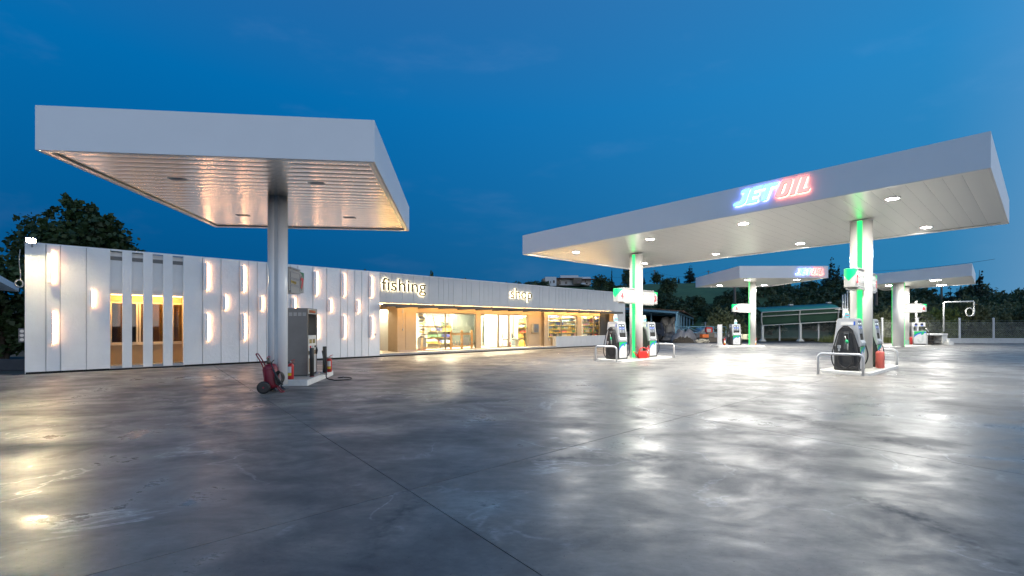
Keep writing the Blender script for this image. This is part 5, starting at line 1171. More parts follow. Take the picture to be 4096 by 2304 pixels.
beam(F0 + Vector((0, -.1, -.05)), F1 + Vector((0, -.1, -.05)), .12, .22); beam(F0 + Vector((0, -.2, .12)), F1 + Vector((.6, -.2, .10)), .08, .05, 'gutter', SHF); beam(F1, K1, .12, .25)
for f in (0, .07, .16, .27, .4, .55, .75):
    q = F1.lerp(K1, f) + Vector((-.15, 0, 0)); MB().box(q.x - o_.x - .09, q.x - o_.x + .09, q.y - o_.y - .09, q.y - o_.y + .09, -.1, q.z - .1).build('post', BLS_, sdt)
for f in (.35, .7): q = F0.lerp(F1, f); MB().box(q.x - o_.x - .07, q.x - o_.x + .07, q.y - o_.y + 3 - .07, q.y - o_.y + 3 + .07, -.1, q.z).build('post', BLS_, sdt)
for f in (.1, .2, .32, .46): q = F1.lerp(K1, f); beam(q, q + Vector((-6, 2.5, .35)), .08, .12, 'rafter')
MB().add([rel(Vector((4, 74, 0))), rel(Vector((22, 74, 0))), rel(Vector((22, 74, 3))), rel(Vector((4, 74, 3.4)))], [(0, 1, 2, 3)]).build('back_wall', M('shed_dark', (.05, .045, .04), .9), sdt).modifiers.new('thickness', 'SOLIDIFY').thickness = .1
# truck under the shed
tk = thing('parked_truck', 'small dark blue truck parked under the open shed', 'truck', G(2640, 1362) + Vector((0, 1.0, 0)), radians(-25)); TBL = M('truck_blue', (.012, .022, .05), .35, 0, .05)
MB().prism(rounded([(-.9, .45), (.85, .45), (.85, 1.15), (.62, 1.95), (-.9, 1.98)], [.05, .1, .1, .15, .1]), -.85, .85, 'y').build('cab', TBL, tk, .03)
MB().prism([(.87, 1.2), (.67, 1.86), (.69, 1.86), (.89, 1.2)], -.75, .75, 'y').build('windscreen', M('dark_glass', (.02, .025, .03), .08), tk); MB().prism([(-.4, 1.2), (.6, 1.2), (.45, 1.82), (-.4, 1.82)], -.862, -.852, 'y').build('side_window', M('dark_glass', (.02, .025, .03)), tk)
for s in (-1, 1): MB().box(.852, .87, s * .6 - .14, s * .6 + .14, .75, .95).build('headlight', PSIL, tk)
MB().box(.80, .95, -.85, .85, .42, .6).build('bumper', CAPM, tk); MB().box(-3.4, -.95, -.85, .85, .75, .95).build('load_bed', M('bed_steel', (.05, .05, .06), .6), tk); MB().box(-3.4, -3.3, -.85, .85, .951, 1.3).build('tail_board', TBL, tk); MB().box(.86, .99, -1.05, -.88, 1.2, 1.5).build('mirror', CAPM, tk)
for x in (.3, -2.5):
    for s in (-1, 1):
        w = MB().lathe([(.2, -.1), (.34, -.1), (.37, -.06), (.37, .06), (.34, .1), (.2, .1)], 18, Matrix.Translation((x, s * .75, .37)) @ Matrix.Rotation(pi / 2, 4, 'X')).build('wheel', RUB, tk); MB().lathe([(.2, -.05), (.2, .05)], 14, Matrix.Translation((x, s * .75, .37)) @ Matrix.Rotation(pi / 2, 4, 'X')).build('rim', PSIL, w)
# lumpy sheets and heaps
def lump(name, label, cat, loc, rx, ry, h, mat, seed, n=34, rz=0, amp=.22, fr=1.6, kind=None):
    t = bpy.data.objects.new(name, None); vs = []; fs = []
    for j in range(n + 1):
        for i in range(n + 1):
            x = -1 + 2 * i / n; y = -1 + 2 * j / n; r = sqrt(x * x + y * y); e = max(0, 1 - r ** 2.2); q = mnoise.noise((x * fr * 1.5 + seed, y * fr * 1.5, seed * .7)); q2 = mnoise.noise((x * fr * 5 + seed, y * fr * 5, 2.3))
            vs.append((x * rx * (1 + .1 * q), y * ry, max(-.03, h * (e ** .55) * (1 + amp * 1.6 * q) + amp * .35 * h * abs(q2) * (e > 0))))
    for j in range(n):
        for i in range(n): a = j * (n + 1) + i; fs.append((a, a + 1, a + n + 2, a + n + 1))
    o = MB().add(vs, fs, False).build(name, mat); o.location = loc; o.rotation_euler = (0, 0, rz); bpy.data.objects.remove(t); return tag(o, label, cat, kind=kind)
TARP = M('grey_tarp', (.17, .16, .165), .32, 0, .15, 2, bump=.25, bscale=6); TARPW = M('white_tarp', (.36, .34, .31), .6, 0, .12, 2)
lump('covered_heap', 'heap under a crumpled grey plastic sheet in front of the blue fence', 'heap', G(2752, 1367) + Vector((0, .9, 0)), 1.35, .9, 1.15, TARP, 2.0); lump('covered_heap', 'lower heap under a dull grey sheet left of the crumpled one', 'heap', G(2682, 1362) + Vector((0, .8, 0)), 1.05, .8, .95, TARP, 5.0)
lump('covered_heap', 'pale tarpaulin heap inside the open shed', 'heap', (18.0, 51.5, 0), 1.6, 1.2, 2.3, TARPW, 8.0); lump('soil_heap', 'dark soil heap in front of the plastic sheet', 'heap', G(2733, 1371), 1.0, .35, .42, M('dark_soil', (.03, .024, .018), .95, 0, .3, 8), 11.0, amp=.5, fr=3)
rp = thing('rope_pile', 'pile of pale rope on the ground beside the plastic sheet', 'rope', G(2812, 1371)); RPM = M('pale_rope', (.50, .45, .36), .8); rnd = random.Random(12)
for k in range(12):
    cx, cy_, r = rnd.uniform(-.45, .45), rnd.uniform(-.2, .25), rnd.uniform(.22, .45); z = .04 + rnd.uniform(0, .28) * (1 - abs(cx)); MB().tube([(cx + r * cos(a), cy_ + r * .5 * sin(a), max(.03, z + .07 * sin(2 * a + k))) for a in [2 * pi * q / 18 for q in range(18)]], .028, 5, closed=True).build('coil', RPM, rp)
oc = thing('orange_crate', 'orange plastic crate among the stored gear', 'crate', AT(2817, 1354, 44.6), .3); OR_ = M('crate_orange', (.60, .13, .02), .5)
for a, b, c, d in ((-.35, .35, -.22, -.20), (-.35, .35, .20, .22), (-.35, -.33, -.2, .2), (.33, .35, -.2, .2)): MB().box(a, b, c, d, 0, .32).build('side', OR_, oc)
MB().box(-.33, .33, -.2, .2, 0, .02).build('bottom', OR_, oc)
oc.location.z = .45
sk2 = thing('equipment_stand', 'dark stand carrying stored gear behind the rope', 'stand', (oc.location.x + .6, 45, 0)); MB().box(-1.0, .9, -.1, .5, 0, .44).build('pallet_stack', M('pallet', (.10, .085, .07), .9), sk2); MB().box(-.1, .6, -.05, .3, .441, .95).build('sack', M('drab_sack', (.14, .12, .10), .9), sk2, .08)
rm = thing('red_machine', 'red hand-guided machine with wooden handles by the blue fence', 'machine', AT(2834, 1355, 45.2)); rm.location.z = 0
MB().box(-.30, .30, -.2, .2, .95, 1.45).build('hopper', RED, rm, .02); MB().box(-.25, .15, -.215, -.201, .98, 1.30).build('plate', SGW, rm); MB().box(-.2, .2, -.15, .15, .5, .949).build('chassis', CAPM, rm)
for s in (-1, 1): MB().tube([(s * .05 - .1, 0, 1.4), (s * .1 - .25, -.1, 1.66)], .03).build('handle', M('timber', (.2, .16, .12)), rm); MB().tube([(s * .2, 0, .5), (s * .28, 0, 0)], .03).build('leg', CAPM, rm)
# blue tubular fence
bfp = G(2662, 1362); bf = thing('tube_fence', 'light blue tubular steel fence in front of the open shed', 'fence', (bfp.x, 46.3, 0), 0); BLF_ = M('light_blue_steel', (.17, .33, .42), .45, .2)
for k in range(5):
    MB().tube([(k * 1.28, 0, 0), (k * 1.28, 0, 1.5)], .04, 8).build('post', BLF_, bf)
    if k < 4:
        MB().tube([(k * 1.28, 0, .9), (k * 1.28 + 1.28, 0, 1.45)] if k % 2 == 0 else [(k * 1.28, 0, 1.45), (k * 1.28 + 1.28, 0, .9)], .025, 6).build('brace', BLF_, bf)
for z in (.9, 1.5): MB().tube([(0, 0, z), (5.12, 0, z)], .04, 8).build('rail', BLF_, bf)
MB().tube([(-.02, 0, 0), (-.02, 0, 2.1)], .05, 8).build('gate_post', BLF_, bf)
# parked car, half hidden
car = thing('parked_car', 'silver car half hidden behind the white terminal', 'car', (20.6, 47.2, 0), radians(8)); CSI = M('car_silver', (.22, .23, .25), .3, .5, .03, coat=.5)
MB().prism(rounded([(-2.0, .28), (2.0, .28), (2.05, .62), (1.85, .85), (1.0, .95), (.45, 1.38), (-1.1, 1.40), (-1.75, .95), (-2.05, .88)], [.1, .1, .1, .12, .15, .2, .2, .1, .1]), -.8, .8, 'y').build('body', CSI, car, .06, 3)
MB().prism([(-1.0, .98), (.85, .98), (.4, 1.3), (-.95, 1.32)], -.812, -.80, 'y').build('side_window', M('dark_glass', (.02, .025, .03)), car); MB().box(2.0, 2.07, -.65, -.4, .62, .75).build('headlight', PSIL, car)
for x in (-1.3, 1.3):
    for s in (-1, 1):
        w = MB().lathe([(.2, -.1), (.29, -.1), (.31, -.05), (.31, .05), (.29, .1), (.2, .1)], 18, Matrix.Translation((x, s * .74, .31)) @ Matrix.Rotation(pi / 2, 4, 'X')).build('wheel', RUB, car); MB().lathe([(.2, -.08), (.06, -.11)], 14, Matrix.Translation((x, s * .74, .31)) @ Matrix.Rotation(pi / 2, 4, 'X')).build('rim', PSIL, w)
sb = thing('notice_board', 'beige board with a green letter S partly hidden behind pump 5', 'sign', AT(2986, 1357, 40)); sb.location.z = 0; MB().box(-.5, .35, 0, .03, .42, .85).build('board', M('board_beige', (.45, .42, .30), .6), sb); text('S', .36, M('board_green', (.03, .12, .06)), sb, (.02, -.003, .5), bold=.02); MB().box(-.45, -.40, .031, .07, 0, .85).build('leg', CAPM, sb); MB().box(.25, .30, .031, .07, 0, .85).build('leg', CAPM, sb)

# ---- house on the hill
HY = 112.0
def HA(u, v, dy=0): return AT(u, v, HY + dy)
ho = HA(2290, 1150); hs_ = thing('hill_house', 'flat-roofed white and stone house on the hilltop behind the shop', 'house', ho)
HW = M('house_white', (.60, .60, .62), .8); HST = M('house_stone', (.20, .16, .13), .9, 0, .35, 1.6, bump=.4, bscale=3); HWD = M('pergola_wood', (.12, .045, .025), .7); HGL = M('house_glass', (.03, .035, .05), .1)
def hbox(u0, u1, v0, v1, d0, d1, nm, mt, par=None):
    a = HA(u0, v1) - ho; b = HA(u1, v0) - ho; return MB().box(a.x, b.x, d0, d1, a.z, b.z).build(nm, mt, par or hs_)
hbox(2170, 2180, 1114, 1144, .0, 5, 'chimney_wall', HST); lwg = hbox(2180.2, 2226, 1107, 1144, .2, 6, 'wing', HW)
hbox(2226.2, 2370, 1108, 1138, 2.2, 8, 'main_wall', HW); hbox(2246, 2319, 1097, 1107.9, 2.4, 7.5, 'upper_block', HW); hbox(2319.2, 2369, 1103, 1107.9, 2.6, 7.5, 'parapet', HW)
hbox(2227, 2240, 1113, 1136, 1.2, 2.19, 'stone_pier', HST); hbox(2295, 2332, 1108.6, 1134, 1.0, 2.19, 'stone_pier', HST)
hbox(2224, 2296, 1110.5, 1113, .3, 2.19, 'pergola_roof', HWD); hbox(2332.2, 2391, 1114.5, 1117.5, .2, 2.19, 'pergola_roof', HWD); hbox(2341, 2343.5, 1117.6, 1134, .4, .6, 'pergola_post', HWD)
hbox(2327, 2344, 1130.5, 1137, .3, 2.19, 'terrace_wall', HW)
for u0, u1, v0, v1, d in ((2184, 2191, 1126, 1135, .19), (2201.5, 2204, 1123.5, 1133, .19), (2212.5, 2219, 1121, 1131.5, .19), (2240.5, 2246, 1121, 1134.5, 2.19), (2264, 2273, 1123, 1133, 2.19), (2309, 2319, 1122.5, 1131.5, .99), (2346, 2356, 1127.5, 1134, 2.19)):
    w = hbox(u0, u1, v0, v1, d - .06, d - .004, 'window', HGL); hbox(u0 + (u1 - u0) * .45, u0 + (u1 - u0) * .55, v0, v1, d - .08, d - .062, 'mullion', HWD, w)
hbox(2338, 2341, 1100, 1103, 4, 4.4, 'flue', PSIL)
# ---- poles and wires
POLE = M('pole_wood', (.16, .12, .09), .85, 0, .2, 4)
def pole(label, u, vt, vb, Y, r):
    b = AT(u, vb, Y); b.z = hz(b.x, b.y) - .3 if Y > 52 else 0; zt = EYE + (V0 - vt) / FPX * Y; t = thing('utility_pole', label, 'pole', b); MB().tube([(0, 0, 0), (0, 0, (zt - b.z) * .5), (0, 0, zt - b.z)], [r, r * .85, r * .7], 10).build('shaft', POLE, t)
    MB().box(-.5, .5, -.05, .05, zt - b.z - .35, zt - b.z - .25).build('cross_arm', POLE, t); return Vector((b.x, b.y, zt))
w1 = pole('thin utility pole on the skyline left of the pale tree', 2617.5, 1079, 1142, 120, .13); w2 = pole('utility pole rising behind the pump 5 canopy', 2834, 1082, 1150, 118, .13); w3 = pole('thick wooden pole below the pump 5 canopy', 2939, 1128, 1260, 60, .2); w4 = pole('grey pole on the bushy slope right of the pump 5 column', 3133, 1120, 1175, 95, .22); w5_ = pole('bluish pole beside the nearest lit column', 3504, 1120, 1250, 55, .22); w6 = pole('pole under the pump 6 canopy', 3766, 1130, 1167, 80, .2)
WIR = M('wire', (.02, .02, .02), .6)
def wire(label, a, b, sag): m = [a.lerp(b, k / 14) + Vector((0, 0, -sag * 4 * (k / 14) * (1 - k / 14))) for k in range(15)]; t = thing('power_line', label, 'wire', a); MB().tube([p - a for p in m], .018, 4).build('strand', WIR, t); MB().lathe([(.07, -.06), (.09, 0), (.07, .06)], 8).build('insulator', WIR, t)
wire('sagging wire between the two skyline poles', w1 + Vector((0, 0, -.1)), w2 + Vector((0, 0, -.1)), 1.6); wire('wire running left from the skyline pole', w1 + Vector((0, 0, -.15)), AT(2400, 1105, 125), 1.0); wire('wire running right from the pole behind the pump 5 canopy', w2 + Vector((0, 0, -.15)), AT(3320, 1118, 110), 1.2); wire('thin wire above the pump 6 canopy', AT(3480, 1085, 70), AT(3980, 1036, 60), .3)

# ---- shrubs and trees, shared crowns
def proto(kind, n, mat, size, seed):
    rnd = random.Random(seed); bl = []
    if kind == 'bush':
        for k in range(7): a = rnd.uniform(0, 6.28); r = rnd.uniform(.1, .62); bl.append((r * cos(a), r * sin(a), rnd.uniform(.45, 1.15), rnd.uniform(.32, .52), rnd.uniform(.32, .52), rnd.uniform(.32, .52)))
        bl.append((0, 0, .5, .7, .7, .5)); return crown('crown', bl, n, size, mat, seed, per=10, fill=.4, spread=.2), limbs((0, 0, -.2), [b[:3] for b in bl[:4]], .06, seed)
    if kind == 'pine':
        for k in range(15): z = .25 + 2.6 * k / 14; w = .72 * (1 - (k / 15) ** 1.25) + .08; a = rnd.uniform(0, 6.28); bl.append((.3 * w * cos(a), .3 * w * sin(a), z, w * rnd.uniform(.65, 1.0), w * rnd.uniform(.65, 1.0), .14))
        return crown('crown', bl, n, size, mat, seed, per=10, fill=.3, spread=.22), limbs((0, 0, -.2), [(0, 0, 2.9)], .07, seed)
PROT = {'olive': [proto('bush', 3600, OLIVE, .065, s) for s in (21, 22, 23)], 'dark': [proto('bush', 2600, DARKL, .075, s) for s in (31, 32, 33)], 'fresh': [proto('bush', 3600, LIME, .06, s) for s in (41, 42)], 'pine': [proto('pine', 3600, PINE, .06, s) for s in (51, 52)]}
for k_, v_ in PROT.items(): PROT[k_] = [(c, l.mesh('trunk', BARK)) for c, l in v_]
def plant(name, label, kind, p, s, sz, group, seed, cat='tree'):
    c, l = PROT[kind][seed % len(PROT[kind])]; t = thing(name, label, cat, p, seed * 1.7, group); t.scale = (s, s, sz); obj('crown', c, t); obj('trunk', l, t); return t
rnd = random.Random(77)
TENS = ['', '', 'twenty', 'thirty', 'forty']
ONES = ['', 'first', 'second', 'third', 'fourth', 'fifth', 'sixth', 'seventh', 'eighth', 'ninth', 'tenth', 'eleventh', 'twelfth', 'thirteenth', 'fourteenth', 'fifteenth', 'sixteenth', 'seventeenth', 'eighteenth', 'nineteenth']
def nth(n):
    if n < 20: return ONES[n]
    return {20: 'twentieth', 30: 'thirtieth', 40: 'fortieth'}.get(n) or TENS[n // 10] + '-' + ONES[n % 10]
def hp2(u, Y): x = (u - U0) / FPX * Y; return Vector((x, Y, hz(x, Y) if Y > 52 else 0))
# lit olive trees near the pumps
plant('olive_tree', 'grey-green olive tree to the left of pump 5', 'olive', hp2(2880, 47.0), 1.35, 2.35, None, 1); plant('olive_tree', 'grey-green olive tree right behind pump 5', 'olive', hp2(2955, 48.5), 1.25, 1.9, None, 2)
plant('olive_tree', 'dim olive shrub between the pump 5 column and the car shelter', 'olive', hp2(3030, 53), 1.4, 1.9, None, 3)
g1 = 'trees and shrubs behind the chain-link fence'
for i in range(30):
    u = 3380 + i * 27 + rnd.uniform(-10, 10); Y = rnd.uniform(45.3, 49.5); s = rnd.uniform(1.3, 2.0); lim = 3.3 if u < 3550 else (3.7 if u < 3800 else 4.3)
    plant('fence_shrub', 'leafy shrub in the lit hedge behind the wire fence, %s from the left' % nth(i + 1), 'fresh' if (3700 < u < 3880 and i % 2) else 'olive', hp2(u, Y), s, lim * rnd.uniform(.8, 1.1) / 1.55, g1, i + 3, 'shrub')
for i in range(34):
    u = 3000 + i * 36 + rnd.uniform(-15, 15); Y = rnd.uniform(54, 66); s = rnd.uniform(1.7, 2.6); plant('hill_shrub', 'dark rounded shrub on the slope behind the hedge, %s from the left' % nth(i + 1), 'dark' if i % 3 else 'olive', hp2(u, Y), s, s * rnd.uniform(.9, 1.25), 'dark shrubs on the lower slope', i, 'shrub')
for i in range(46):
    u = 3010 + i * 26 + rnd.uniform(-12, 12); Y = rnd.uniform(70, 112); s = rnd.uniform(2.3, 3.6); q = hp2(u, Y); plant('hill_shrub', 'dark rounded tree on the upper right slope, %s from the left' % nth(i + 1), 'dark', q, s, s * rnd.uniform(.8, 1.2), 'dark trees on the upper right slope', i + 5)
for i, (u, Y, h) in enumerate(((3325, 95, 8.2), (3352, 98, 6.8), (3300, 100, 5.5))): plant('pine_tree', ('tall dark pine right of the pump 5 canopy', 'second dark pine right of the pump 5 canopy', 'low dark pine behind the right end of the pump 5 canopy')[i], 'pine', hp2(u, Y), h / 3.4, h / 2.9, None, i)
for i, (u, Y, zt_, lab) in enumerate(((3918, 62, 1080, 'tall leaning pine beyond the right end of the pump 6 canopy'), (3800, 70, 1150, 'short pine under the pump 6 canopy'), (3835, 72, 1152, 'second short pine under the pump 6 canopy'), (4010, 66, 1165, 'dark pine near the right edge above the hedge'))):
    q = hp2(u, Y); H_ = EYE + (V0 - zt_) / FPX * Y - q.z; plant('pine_tree', lab, 'pine', q, H_ / 2.9 * (1.0 if i else .8), H_ / 2.9, None, i + 1)
for i in range(14):
    u = 3880 + i * 20 + rnd.uniform(-8, 8); Y = rnd.uniform(52.5, 60); s = rnd.uniform(1.6, 2.4); plant('hill_shrub', 'dark tree above the hedge at the right edge, %s from the left' % nth(i + 1), 'dark', hp2(u, Y), s, s * 1.5, 'dark trees at the right edge', i)
# left slope: dark belt below the meadow, shrubs near the house, skyline trees
for i in range(30):
    u = 2540 + i * 17 + rnd.uniform(-8, 8); Y = rnd.uniform(66, 80); s = rnd.uniform(1.6, 2.6); plant('hill_shrub', 'dark shrub in the belt below the meadow, %s from the left' % nth(i + 1), 'dark', hp2(u, Y), s, s * rnd.uniform(.7, 1.0), 'dark shrubs below the meadow', i, 'shrub')
for i in range(22):
    u = 2060 + i * 22 + rnd.uniform(-8, 8); Y = rnd.uniform(92, 108); q = hp2(u, Y); s = rnd.uniform(1.2, 2.0); q.z -= .2
    if 2180 < u < 2370: s *= .62; q.z -= .6
    plant('hill_shrub', 'dark shrub on the rise below the hill house, %s from the left' % nth(i + 1), 'dark', q, s * 1.2, s, 'dark shrubs below the hill house', i, 'shrub')
plant('hill_tree', 'rounded dark tree just right of the hill house', 'dark', hp2(2396, 104), 2.9, 2.5, None, 4)
plant('hill_tree', 'dark tree on the skyline left of the lit column', 'dark', hp2(2512, 112), 2.4, 2.9, None, 2)
sp2 = thing('cypress_tree', 'thin cypress standing on the skyline right of the hill house', 'tree', hp2(2447, 118)); obj('crown', crown('crown', [(0, 0, .5 + .5 * k, .28 * (1 - k / 9.5), .28 * (1 - k / 9.5), .45) for k in range(8)], 1500, .09, PINE, 61, per=8), sp2); limbs((0, 0, -.2), [(0, 0, 4)], .08, 1).build('trunk', BARK, sp2)
plant('hill_tree', 'rounded tree on the meadow skyline under the thin pole', 'dark', hp2(2629, 116), 2.0, 2.0, None, 1); plant('pine_tree', 'dark pine on the meadow skyline left of the pump 5 canopy', 'pine', hp2(2760, 112), 2.4, 1.45, None, 0)
for i, (u, s) in enumerate(((2576, .7), (2675, .55), (2715, .6))): plant('pine_tree', ('tiny conifer on the meadow edge beside the lit column', 'tiny conifer on the meadow skyline right of the rounded tree', 'tiny conifer on the meadow skyline left of the dark pine')[i], 'pine', hp2(u, 117), s, s, None, i)
plant('hill_shrub', 'dark shrub growing on the meadow slope', 'dark', hp2(2668, 92), 2.6, 2.4, None, 5)
# tree tops over the shop roof
for i, (u, vt, w) in enumerate(((1466, 1060, 2.3), (1728, 1096, 2.0), (1850, 1115, 1.2), (2015, 1122, 1.6), (2065, 1127, 1.6), (2115, 1127, 1.7), (2160, 1133, 1.4))):
    Y = 62 if i < 2 else 95; x = (u - U0) / FPX * Y; zt_ = EYE + (V0 - vt) / FPX * Y; b = hz(x, Y); plant('roof_line_tree', 'dark tree top showing over the shop roof, %s from the left' % ORD[i], 'dark', Vector((x, Y, b)), w * (1 if i < 2 else 1.4), (zt_ - b) / 1.5, None, i)

# ================================================================== SHOP CONTENTS (local axes of the shop)
def sp_(x, y, z): return shop.matrix_basis @ Vector((x, y, z))
YSH = M('shelf_yellow', (.72, .50, .08), .45); SHW = M('shelf_white', (.68, .66, .58), .5)
PC = [M('pack_%d' % i, c, .4, 0, .12, 20) for i, c in enumerate(((.05, .07, .26), (.66, .63, .56), (.12, .30, .14), (.62, .48, .14), (.50, .14, .10), (.34, .48, .58), (.07, .07, .07), (.60, .34, .40), (.70, .66, .52)))]
PN = ['navy', 'white', 'green', 'yellow', 'red', 'light blue', 'black', 'pink', 'cream']
KINDS = {}
def product(kind, ci):
    key = (kind, ci)
    if key in KINDS: return KINDS[key]
    m = MB()
    if kind == 'bottle': m.lathe([(.036, 0), (.04, .01), (.04, .13), (.03, .165), (.014, .18), (.014, .21), (.018, .212), (.018, .235)], 10)
    elif kind == 'can': m.lathe([(.045, 0), (.05, .006), (.05, .12), (.047, .126), (.04, .126)], 12)
    elif kind == 'carton': m.box(-.07, .07, -.05, .05, 0, .16)
    elif kind == 'jug': m.prism(rounded([(-.08, 0), (.08, 0), (.08, .2), (.03, .25), (.03, .28), (-.03, .28), (-.03, .25), (-.08, .2)], .015), -.045, .045, 'y')
    else: m.box(-.12, .12, -.09, .09, 0, .14)
    KINDS[key] = m.mesh(kind, PC[ci]); return KINDS[key]
NICE = {'bottle': 'bottle', 'can': 'tin', 'carton': 'carton', 'jug': 'canister', 'tray': 'box'}
rnd = random.Random(99)
def stock(x0, x1, y, z, kinds, where, group, gap=.02, sc=1.0, dens=.9):
    x = x0
    while x < x1:
        k = rnd.choice(kinds); w = {'bottle': .085, 'can': .105, 'carton': .15, 'jug': .17, 'tray': .25}[k] * sc; ci = rnd.randrange(len(PC)); run = rnd.randint(2, 4)
        for q in range(run):
            if x + w > x1: return
            if rnd.random() < dens:
                o = obj(NICE[k].replace(' ', '_') if k != 'tray' else 'stock_box', product(k, ci)); o.location = sp_(x + w / 2, y + rnd.uniform(-.02, .02), z); o.rotation_euler = (0, 0, BT + rnd.uniform(-.08, .08)); o.scale = (sc,) * 3
                tag(o, '%s %s %s' % (PN[ci], NICE[k], where), NICE[k], group)
            x += w + gap
def shelf(label, x0, x1, y, zs, d=.34, back=True, top=None, wash=True):
    t = thing('shelf_unit', label, 'shelf', sp_(x0, y, FZ), BT); L_ = x1 - x0
    for z in zs: MB().box(0, L_, -d / 2, d / 2, z - FZ - .035, z - FZ - .003).build('shelf_board', YSH, t, .003)
    if back: MB().box(0, L_, d / 2 + .001, d / 2 + .02, 0, (top or max(zs) + .4) - FZ).build('back_panel', SHW, t)
    for x in (0, L_): MB().box(x - .015, x + .015, -d / 2, d / 2, 0, (top or max(zs) + .4) - FZ).build('upright', SHW, t)
    return t
# right-hand windows
zs5 = [.80, 1.08, 1.36, 1.64, 1.92, 2.2]
xa, xb = S(2186, 1.5), S(2318, 1.5)
shelf('long yellow-edged shelf unit behind the window left of the tan pier', xa, xb, 1.45, zs5, top=2.6)
for i, z in enumerate(zs5): stock(xa + .05, xb - .05, 1.38, z, [['carton', 'bottle'], ['tray', 'carton'], ['can', 'bottle'], ['bottle', 'can', 'jug'], ['carton', 'tray', 'bottle'], ['tray']][i], 'on the %s shelf up behind the window left of the tan pier' % ORD[i], 'goods behind the wide right-hand window', sc=1.0)
xa, xb = S(2324, 1.3), S(2402, 1.3)
shelf('yellow-edged shelf unit behind the window beside the black shutter', xa, xb, 1.30, zs5, top=2.6)
for i, z in enumerate(zs5): stock(xa + .05, xb - .05, 1.22, z, [['tray', 'carton'], ['can', 'bottle'], ['can', 'jug'], ['carton', 'can'], ['bottle', 'jug'], ['jug', 'carton']][i], 'on the %s shelf up beside the black shutter' % ORD[i], 'goods behind the window by the shutter')
# shelf seen through the pane right of the door
xa, xb = S(2069, 2.3), S(2108, 2.3); zsd = [.75, 1.1, 1.45, 1.8, 2.12]
shelf('narrow yellow shelf unit behind the pane right of the glass door', xa, xb, 2.4, zsd, top=2.6)
for i, z in enumerate(zsd): stock(xa + .03, xb - .03, 2.28, z, [['jug', 'tray'], ['carton', 'tray'], ['bottle'], ['tray', 'jug'], ['bottle', 'jug']][i], 'on the %s shelf up right of the glass door' % ORD[i], 'goods right of the glass door')
# back shelves behind the rod display
xa, xb = S(1700, 3.6), S(1800, 3.6)
shelf('deep yellow shelf unit behind the oar display', xa, xb, 3.6, [.45, .85, 1.25, 1.6], .5, top=2.2)
for i, z in enumerate((.45, .85, 1.25, 1.6)): stock(xa + .05, xb - .05, 3.45, z, [['tray', 'carton'], ['tray'], ['carton', 'bottle'], ['tray', 'carton']][i], 'on the %s shelf behind the oar display' % ORD[i], 'goods behind the oar display', sc=1.3)
# A-frame stand with oars and spearguns
WOOD = M('rack_wood', (.50, .26, .08), .5, 0, .2, 6); WOODL = M('pale_wood', (.52, .36, .19), .55, 0, .15, 6)
u0x, u1x = S(1690, 1.7), S(1760, 1.7); ra = thing('oar_stand', 'tall notched wooden stand in the left shop window', 'stand', sp_((u0x + u1x) / 2, 1.75, FZ), BT); hw = (u1x - u0x) / 2
for s in (-1, 1):
    b0, b1 = Vector((s * (hw + .05), 0, .05)), Vector((s * hw * .45, .25, 2.12)); d = b1 - b0; T = Matrix.Translation(b0) @ d.to_track_quat('Z', 'Y').to_matrix().to_4x4()
    po = [(-.06, 0)]; 
    for k in range(26): z = d.length * k / 26; po += [(.075, z), (.075, z + .04), (.045, z + .045), (.045, z + .075)]
    po += [(-.06, d.length)]
    MB().prism(po, -.03, .03, 'y', T).build('upright', WOODL, ra)
MB().box(-hw - .1, hw + .1, -.03, .03, .10, .20).build('foot_bar', WOODL, ra); MB().box(-hw * .6, hw * .6, .1, .15, 1.35, 1.42).build('cross_bar', WOODL, ra)
ROD = M('rod_grey', (.33, .32, .28), .35, .3); RODK = M('rod_black', (.04, .04, .05), .4); RODY = M('rod_yellow', (.6, .42, .05), .4)
for i in range(18):
    z = .92 + i * .081 if i else .95; f = (z - .05) / 2.1; y = 1.66 + .2 * f - .07; xl = (u0x + u1x) / 2 - hw * rnd.uniform(1.25, 1.55); xr = (u0x + u1x) / 2 + hw * rnd.uniform(1.2, 1.9)
    t = thing('oar', 'oar or rod lying across the wooden stand, %s' % ('number %d up' % (i + 1) if False else ['lowest', 'second from the bottom', 'third from the bottom', 'fourth from the bottom', 'fifth from the bottom', 'sixth from the bottom', 'seventh from the bottom', 'eighth from the bottom', 'ninth from the bottom', 'ninth from the top', 'eighth from the top', 'seventh from the top', 'sixth from the top', 'fifth from the top', 'fourth from the top', 'third from the top', 'second from the top', 'topmost'][i]), 'oar', sp_(xl, y, FZ + z - .15), BT)
    L_ = xr - xl; MB().tube([(.0, 0, 0), (L_, 0, rnd.uniform(-.02, .02))], .014, 7).build('shaft', [ROD, ROD, RODK][i % 3], t)
    if i % 2 == 0 or i > 12: MB().prism(rounded([(-.02, -.012), (.16, -.05 - .03 * (i > 12)), (.34, -.05 - .03 * (i > 12)), (.42, -.014), (.42, .014), (.34, .03), (.16, .04)], .02), -.006, .006, 'y').build('blade', [RODK, RODY, ROD][i % 3], t)
    MB().tube([(L_ * .93, 0, 0), (L_, 0, 0)], .02, 7).build('grip', RODK, t)
